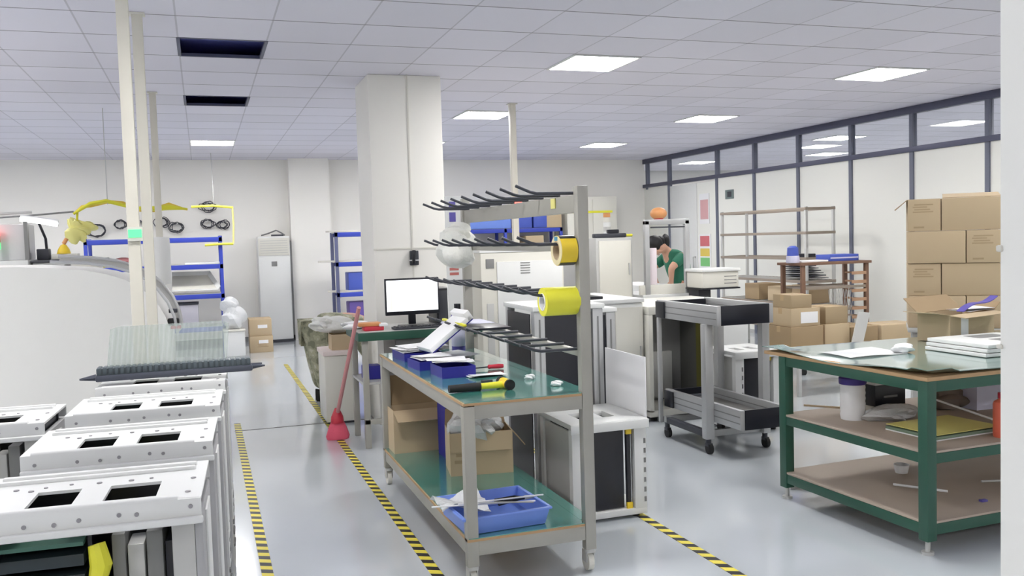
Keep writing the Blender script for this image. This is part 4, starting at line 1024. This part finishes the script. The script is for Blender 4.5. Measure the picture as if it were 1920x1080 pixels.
# back shelf with blue boxes
rack('wall_shelf', 'blue edged shelf rack on the back wall behind the trolley pegs', (4.05, 15.3, 0), 2.2, .55, (.5, 1.0, 1.40, 1.80), 1.8, bays=2, deck=m_mid)
for i, (x, w_, h_, mt, l, nm) in enumerate([(4.86, .82, .31, m_bluebin, 'wide pale blue crate on the back wall shelf', 'storage_crate'), (5.50, .34, .33, m_dblue, 'darker blue crate next to the wide pale one on the back shelf', 'storage_crate'), (5.83, .26, .3, m_dblue, 'blue crate just left of the cardboard box on the back shelf', 'storage_crate')]):
    t = thing(nm, l, 'crate', (x, 15.33, 1.805)); MB().box(-w_ / 2, w_ / 2, 0, .45, 0, h_ - .03, bev=.015).build('body', mt, t); MB().box(-w_ / 2 - .012, w_ / 2 + .012, -.012, .46, h_ - .03, h_, bev=.006).build('rim', mt, t)
carton('small cardboard box at the end of the back wall shelf', (.3, .4, .3), (6.10, 15.34, 1.805), tape=False)
carton('cardboard box on the second level of the back wall shelf', (.34, .4, .26), (5.72, 15.34, 1.405), tape=False)
# enclosure frame with the person behind
t = thing('machine_enclosure', 'aluminium enclosure frame on a white machine, person behind it', 'machine', (4.18, 8.3, 0))
MB().box(0.08, .62, 0, .65, .08, .95, bev=.01).build('base_cabinet', m_white2, t); MB().box(.08, .6, .03, .6, 0, .08).build('plinth', m_dark, t)
MB().box(.08, .64, -.01, .68, .95, 1.0, bev=.005).build('deck', m_white, t)
MB().box(.06, .6, .02, .05, 1.0, 1.10, bev=.004).build('front_sill', m_white2, t)
for x in (0.12, .585):
    MB().box(x, x + .05, 0, .05, 1.0, 1.76, bev=.004).build('frame_post', m_alu, t)
MB().box(.12, .635, 0, .05, 1.72, 1.775, bev=.004).build('top_bar', m_alu, t)
MB().box(.19, .58, .0, .02, 1.685, 1.70).build('dark_rail', m_dark, t)
MB().box(.175, .28, .06, .09, 1.10, 1.48, bev=.004).build('side_screen', M('pink_white_sheet', (226, 214, 220), .5), t)
t = thing('ball_lamp', 'orange round lamp on top of the aluminium enclosure', 'lamp', (4.49, 8.36, 1.775))
MB().blob((0, 0, .06), (.09, .08, .065), 1, 0, 3).build('shade', m_orange, t); MB().cyl((0, 0, 0), (0, 0, .02), .05).build('base', m_red, t)
t = machine('workstation', 'white machine table that the person in green leans over', (4.72, 9.3, 0), .42, .8, 1.04, [(.02, .40, .2, .98, m_white)], m_white, cat='machine table')
# boxy white device on a stand
t = thing('box_device', 'white boxy device with a flat lid on a dark stand', 'device', (4.97, 7.96, 0))
MB().box(-.21, .21, 0, .32, 1.06, 1.225, bev=.014).build('body', m_white2, t); MB().box(-.225, .225, -.015, .335, 1.225, 1.255, bev=.008).build('flat_lid', m_white, t)
MB().box(-.22, .22, -.01, .33, 1.045, 1.06, bev=.003).build('dark_shelf', m_black, t); MB().box(-.20, -.06, .1, .3, .88, 1.045, bev=.006).build('stand_neck', m_black, t)
MB().box(-.2, .2, .03, .31, .06, .88, bev=.008).build('stand_cabinet', m_white, t); MB().box(-.18, .18, .05, .29, 0, .06).build('plinth', m_dark, t)
b = MB()
for i in range(3): b.box(.04, .18, -.003, .001, 1.1 + i * .035, 1.108 + i * .035)
b.build('vent', m_mid, t)

# wire rack by the partition
t = thing('wire_rack', 'tall open taupe metal rack in front of the glass partition', 'rack', (7.3, 9.68, 0))
for x in (0, .42):
    for y in (0, 1.96): MB().box(x, x + .035, y, y + .035, 0, 1.92, bev=.003).build('post', m_grey, t)
for z in (1.91, 1.60, 1.27, .97, .66, .35):
    q = MB().box(-.005, .0, .0, 2.0, z - .035, z, bev=.002).box(.455, .46, 0, 2.0, z - .035, z, bev=.002).box(.0, .455, -.005, 0.0, z - .035, z).box(.0, .455, 1.995, 2.0, z - .035, z).build('shelf_frame', m_brown, t)
    b = MB()
    if z < 1.0:
        for k in range(24): b.cyl((.0, .06 + k * .082, z - .006), (.455, .06 + k * .082, z - .006), .004, n=6)
        b.build('shelf_wire', m_grey, q)
    else: b.bm.free()
b = MB(); rr_ = random.Random(3)
t = thing('scrap_parts', 'heap of dark grey metal parts on the middle shelf of the open rack', 'metal parts', (7.5, 9.95, .97))
for i in range(7):
    MB().slab([(-.12 + rr_.uniform(-.04, .04), -.25 + .03 * i, .02 + .028 * i), (.16, -.25 + .05 * i, .02 + .03 * i), (.16, .35 - .03 * i, .03 + .03 * i), (-.12, .35, .02 + .028 * i)], .012).build('plate', m_dark if i % 2 else m_mid, t)
MB().box(-.08, .08, -.1, .12, .22, .34, bev=.01).build('motor', m_black, t); MB().box(-.1, .05, .12, .3, .21, .30, bev=.01).build('white_block', m_paper, t)
for i, (y, z, w_, h_, l) in enumerate([(9.85, .665, .3, .24, 'nearest carton on the shelf under the metal parts'), (10.35, .665, .34, .2, 'middle carton on the shelf under the metal parts'), (10.9, .665, .34, .22, 'farthest carton on the shelf under the metal parts'), (9.86, .355, .32, .25, 'nearest carton on the lowest shelf of the open rack'), (10.4, .355, .36, .22, 'middle carton on the lowest shelf of the open rack'), (11.0, .355, .34, .24, 'farthest carton on the lowest shelf of the open rack')]):
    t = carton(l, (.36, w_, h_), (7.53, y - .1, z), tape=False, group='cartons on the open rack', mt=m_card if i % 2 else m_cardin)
# brown cart
t = thing('brown_cart', 'rusty brown slotted cart with a board top near the partition', 'cart', (6.28, 8.4, 0))
MB().box(-.03, .93, -.02, .42, 1.225, 1.255, bev=.004).build('top_board', m_rust, t)
for x, y in ((0, 0), (.86, 0), (0, .36), (.86, .36)): MB().box(x, x + .045, y, y + .04, .08, 1.225, bev=.003).build('post', m_rust, t)
for z in (.95, .70, .45, .22):
    MB().box(.045, .86, .0, .02, z, z + .03, bev=.002).box(.045, .86, .38, .4, z, z + .03, bev=.002).box(.045, .86, .02, .38, z + .008, z + .016).build('shelf', m_brown, t)
b = MB()
for z in [.2 + .1 * k for k in range(10)]: b.box(.66, .86, -.012, -.002, z, z + .035).box(.865, .9, .04, .36, z, z + .02)
b.build('side_slats', M('tan_slats', (176, 140, 112), .6), t)
b = MB()
for k in range(9): b.tube([(.36 + k * .035, .012, .5), (.42 + k * .035, .012, .94)], .003, 5).tube([(.42 + k * .035, .018, .5), (.36 + k * .035, .018, .94)], .003, 5)
b.build('wire_mesh', m_grey, t)
for x, y in ((.02, .02), (.88, .02), (.02, .38), (.88, .38)): MB().cyl((x - .015, y, .04), (x + .015, y, .04), .04).box(x - .012, x + .012, y - .012, y + .012, .04, .08).build('caster', m_rubber, t)
t = thing('blue_carton', 'long blue box lying on the brown cart top', 'box', (6.93, 8.5, 1.255)); MB().box(-.2, .2, 0, .25, 0, .075, bev=.006).build('body', m_dblue, t); MB().box(-.19, .19, -.002, 0, .03, .045).build('pale_line', m_lilac, t)
t = thing('blue_jar', 'small blue and white container at the left end of the brown cart top', 'container', (6.27, 8.55, 1.255)); MB().lathe([(0, 0), (.07, 0), (.075, .02), (.07, .08), (0, .08)]).build('body', m_lilac, t); MB().lathe([(0, .08), (.065, .08), (.06, .17), (.03, .19), (0, .19)]).build('blue_cap', m_dblue, t)
tag(MB().box(-.2, .16, 0, .2, 0, .02, bev=.004).build('white_sheet', m_paper, loc=(6.55, 8.5, 1.255)), 'flat white sheet on the brown cart between the blue things', 'sheet')
# cartons in the gap between conveyor and bench
t = thing('low_table', 'low pale table under the carton heap behind the green bench', 'table', (5.40, 7.3, 0))
MB().box(0, 1.85, 0, .7, .40, .425, bev=.004).build('tabletop', m_white2, t)
for x, y in ((.02, .02), (1.79, .02), (.02, .64), (1.79, .64)): MB().box(x, x + .035, y, y + .035, 0, .40, bev=.003).build('leg', m_grey, t)
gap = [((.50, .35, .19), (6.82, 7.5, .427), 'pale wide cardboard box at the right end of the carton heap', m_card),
       ((.38, .4, .24), (5.62, 7.45, .427), 'low shaded cardboard box at the left of the carton heap', m_cardin),  # darker cardboard gives this box its shade
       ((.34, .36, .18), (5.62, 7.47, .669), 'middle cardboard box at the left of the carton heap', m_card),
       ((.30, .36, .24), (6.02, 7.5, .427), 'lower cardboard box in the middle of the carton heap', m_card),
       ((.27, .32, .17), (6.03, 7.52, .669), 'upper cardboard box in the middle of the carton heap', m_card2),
       ((.34, .4, .19), (6.37, 7.52, .427), 'brown shaded box beside the grey leaning plate', m_cardin),  # shade on this box comes from the darker cardboard colour
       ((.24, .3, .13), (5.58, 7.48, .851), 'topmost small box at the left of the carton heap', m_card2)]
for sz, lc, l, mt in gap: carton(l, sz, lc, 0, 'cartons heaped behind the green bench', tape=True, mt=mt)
MBp = MB().slab([(6.10, 7.40, .427), (6.26, 7.47, .78), (6.40, 7.47, .76), (6.24, 7.40, .427)], .012)
tag(MBp.build('metal_plate', m_grey), 'grey plate leaning on the carton heap behind the green bench', 'plate')
tag(MB().box(-.1, .1, -.004, 0, 0, .11).build('white_label_card', m_paper, loc=(5.66, 7.468, .70)), 'white label card on the front of the middle left box', 'label')

# ================================================================== GREEN BENCH
BR = math.radians(2.0)
t = thing('green_bench', 'green steel three tier bench with a worn green top, right foreground', 'bench', (3.30, 3.46, 0), BR)
BL, BD = 2.1, 1.14
for x, y in ((0, 0), (BL - .06, 0), (0, BD - .06), (BL - .06, BD - .06)):
    q = MB().box(x, x + .06, y, y + .06, .07, .865, bev=.004).build('leg', m_green, t)
    MB().cyl((x + .03, y + .03, .012), (x + .03, y + .03, .075), .012).cyl((x + .03, y + .03, 0), (x + .03, y + .03, .014), .03).build('levelling_foot', m_grey, q)
for z, h_ in ((.865, .055), (.505, .05), (.155, .055)):
    q = MB().box(.06, BL - .06, .004, .034, z - h_, z, bev=.003).box(.06, BL - .06, BD - .034, BD - .004, z - h_, z, bev=.003).box(.004, .034, .06, BD - .06, z - h_, z, bev=.003).box(BL - .034, BL - .004, .06, BD - .06, z - h_, z, bev=.003).build('tier_frame', m_green, t)
MB().box(0, BL, 0, BD + .14, .865, .885, bev=.003).build('top_board', m_ply, t)
def wavy(u, v):
    e = max(0, 1 - min(u, v, 1 - u, 1 - v) * 18)
    z = .889 + .006 * math.sin(9 * v + 2 * u) * (e > 0) * e + .010 * e * (math.sin(6.5 * v + 1.2) + 1) * (u < .1) + .008 * e * (v < .1) * (1 + math.sin(9 * u + 1))
    return (-.008 + u * (BL + .016), -.008 + v * (BD + .156), z)
MB().sheet(wavy, 40, 40, .0035).build('green_mat', m_mat2, t)
MB().box(.004, BL - .004, .004, BD - .004, .506, .518, bev=.002).build('middle_board', m_board, t)
MB().box(.004, BL - .004, .004, BD - .004, .156, .168, bev=.002).build('lower_board', m_board, t)
BT, BM, BLW = .8925, .518, .168
# second bench carrying the carton stack
SR = math.radians(-41)
t = thing('carton_stand', 'plain grey stand under the big carton stack behind the green bench', 'stand', (4.88, 5.3, 0), SR)
MB().box(0, .66, 0, .42, .845, .88, bev=.004).build('tabletop', m_grey, t)
for x, y in ((.03, .04), (.59, .04), (.03, .34), (.59, .34)): MB().box(x, x + .035, y, y + .035, 0, .845, bev=.003).build('leg', m_grey, t)
# stack of cartons
hS = .235; z0 = .881
lay = [('long', 'short'), ('short', 'long'), ('long', 'short'), ('short', 'long')]
lvl = ['bottom', 'second', 'third', 'top']
for i, row in enumerate(lay):
    x = .0
    for kk, k in enumerate(row):
        w_ = .225 if k == 'short' else .385
        dy = .012 if (k == 'long') == (kk == 1) and i % 2 else 0
        a = x + w_ / 2; lx = 4.88 + a * math.cos(SR) - dy * math.sin(SR); ly = 5.3 + a * math.sin(SR) + dy * math.cos(SR)
        t = carton('%s faced cardboard box at the %s of the %s layer of the big stack' % (k, 'left' if kk == 0 else 'right', lvl[i]), (w_ - .006, .38, hS - .003), (lx, ly, z0 + i * hS), SR, 'big carton stack on the right', printed=(-.075, .06, hS * .55, hS * .85) if k == 'short' else None)
        if k == 'short':
            b = MB(); b.box(-.07, -.0, -.0012, 0, .022, .034); b.build('printed_line', m_card2, t)
        if i == 3 and kk == 0:
            MB().slab([(-w_ / 2 + .004, .0, hS - .006), (-w_ / 2 + .004, .36, hS - .006), (-w_ / 2 - .075, .26, hS - .075), (-w_ / 2 - .085, -.07, hS - .08)], .005).build('flap', m_cardin, t)
        if i == 3 and kk == 1:
            MB().slab([(-w_ / 2 + .01, .02, hS - .002), (w_ / 2, .02, hS - .002), (w_ / 2, .2, hS + .03), (-w_ / 2 + .02, .2, hS + .03)], .005).build('flap', m_card, t)
        x += w_
# open carton on the bench
t = carton('open cardboard carton with wide flaps and papers on the green bench', (.50, .22, .17), (4.62, 4.46, BT), math.radians(14), open_=True, flaps=[('f', -6, .10), ('l', 8, .17), ('b', 40, .14), ('r', 30, .10)])
MB().box(-.13, -.05, -.002, 0, .02, .15).build('white_label', m_paper, t)
papers('white and violet papers sticking out of the open carton', (4.74, 4.59, BT + .172), 3, .28, .14, .24, 31)
tag(MB().sheet(lambda u, v: (-.14 + .28 * u, -.03 + .06 * v, .01 + .09 * u + .015 * math.sin(6 * u)), 8, 2, .006).build('violet_film', m_purple, loc=(4.70, 4.50, BT + .172)), 'violet film strip on the papers in the open carton', 'film')
# white panel stack and cup on the bench
t = thing('panel_stack', 'stack of white panels with dark cut outs on the right of the green bench', 'panels', (4.28, 3.90, BT))
for i in range(3):
    q = MB().box(-.25 + .008 * i, .30, -.10, .34, .024 * i, .024 * i + .02, bev=.003).build('panel', m_white, t)
MB().box(-.02, .2, .02, .10, .068, .0695).box(-.02, .2, .16, .28, .068, .0695).build('dark_cut_out', m_mid, t)
b = MB().blob((0, 0, .022), (.06, .05, .028), 3, .25, flat=0)
tag(b.build('white_pad', m_paper, loc=(3.83, 4.20, BT)), 'small white pad alone in the middle of the green bench top', 'pad')
tag(MB().sheet(lambda u, v: (-.2 + .4 * u, -.15 + .3 * v, .003 + .004 * math.sin(5 * u + 3 * v)), 8, 8, .001).build('clear_film', m_bag, loc=(3.62, 4.3, BT)), 'thin clear film lying on the left of the green bench top', 'film')
# middle shelf
t = thing('paint_can', 'white ribbed can with a purple lid band on the bench middle shelf', 'can', (3.53, 4.27, BM))
MB().lathe([(0, 0), (.066, 0)] + [(.068 + .0025 * (i % 2), .01 + i * .016) for i in range(13)] + [(.066, .215), (0, .215)], n=28).build('body', m_paper, t)
MB().lathe([(.0, .205), (.075, .205), (.077, .215), (.077, .24), (.07, .248), (0, .248)], n=28).build('purple_lid', M('deep_purple', (62, 44, 130), .4), t)
t = thing('black_box', 'black box with a white top beside the can on the bench middle shelf', 'box', (3.80, 4.28, BM))
MB().box(-.1, .12, 0, .2, .05, .175, bev=.004).build('body', m_black, t); MB().box(-.1, .12, 0, .2, .176, .192, bev=.004).build('white_top', m_paper, t); MB().box(-.1, .12, .0, .2, 0, .05, bev=.004).build('pale_base', m_white2, t); MB().box(-.04, .06, -.002, 0, .10, .112).build('printed_line', m_mid, t)
b = MB().blob((0, 0, .035), (.15, .08, .045), 17, .35, flat=0).blob((.12, .02, .03), (.1, .07, .04), 8, .35, flat=0)
tag(b.build('plastic_wrap', m_bag, loc=(3.68, 4.16, BM)), 'crumpled clear wrap in front of the black box on the middle shelf', 'wrap')
b = MB().blob((0, 0, .05), (.14, .1, .07), 13, .3, flat=0)
tag(b.build('grey_cloth', M('grey_brown_rag', (132, 120, 112), .9), loc=(4.24, 4.28, BM)), 'grey brown rag at the back of the bench middle shelf', 'cloth')
for a, c_, l, mt in [((3.98, 4.22, BM + .11), (4.02, 3.75, BM + .045), 'pale thin rod lying from the black box to the yellow folder', m_paper), ((4.15, 3.75, BM + .05), (4.45, 3.62, BM + .01), 'grey thin rod right of the bench leg on the middle shelf', m_grey), ((3.38, 4.52, BM + .05), (3.62, 4.40, BM + .03), 'cream thin rod behind the can on the middle shelf', m_card)]:
    tag(MB().cyl(a, c_, .006, n=8).build('thin_rod', mt), l, 'rod', 'rods on the bench')
t = thing('document_folder', 'yellow folder lying at the front of the bench middle shelf', 'folder', (3.72, 3.80, BM), math.radians(4))
MB().sheet(lambda u, v: (-.22 + .46 * u, -.17 + .34 * v, .034 + .010 * math.sin(PI * u) * math.sin(PI * v)), 10, 8, .003).build('cover', m_folder, t); MB().box(-.22, .25, -.165, .175, .006, .022, bev=.003).build('board_under', M('dull_green_board', (120, 140, 120), .5), t); MB().box(-.22, .25, -.165, .175, .0, .006).build('sheet', m_paper, t)
t = thing('lilac_bin', 'pale lilac tray with a blue corner at the right of the middle shelf', 'tray', (4.62, 4.22, BM))
MB().box(-.32, .4, -.1, .3, 0, .16, bev=.01).build('body', m_lilac, t); MB().box(.1, .4, -.1, .3, .16, .22, bev=.01).build('blue_lid', m_dblue, t)
bottle('red_bottle', 'orange red bottle half hidden by the door jamb on the middle shelf', (3.885, 3.56, BM), .045, .23, M('orange_red', (226, 110, 84), .4), m_red)
# lower shelf
for a, c_, l, mt in [((3.62, 4.05, BLW + .008), (3.78, 3.82, BLW + .008), 'pale stick lying on the bench lower board', m_paper), ((4.1, 3.9, BLW + .006), (4.22, 3.86, BLW + .006), 'short grey stick on the bench lower board, right of the leg', m_grey)]:
    tag(MB().cyl(a, c_, .007, n=8).build('stick', mt), l, 'stick', 'sticks on the lower board')
tag(MB().lathe([(0, 0), (.035, 0), (.045, .05), (.042, .05), (.033, .004), (0, .004)], n=20).build('white_cup', m_paper, loc=(3.86, 4.25, BLW)), 'small white cup at the back of the bench lower board', 'cup')
tag(MB().box(-.02, .02, -.012, .012, 0, .012, bev=.003).build('blue_clip', m_purple, loc=(3.82, 3.62, BLW)), 'tiny violet clip on the bench lower board', 'clip')
tag(MB().tube([(3.42, 4.72, .012), (3.7, 4.6, .012), (4.1, 4.68, .012), (4.4, 4.75, .012)], .01).build('floor_cable', m_grey), 'grey cable lying on the floor behind the green bench', 'cable')
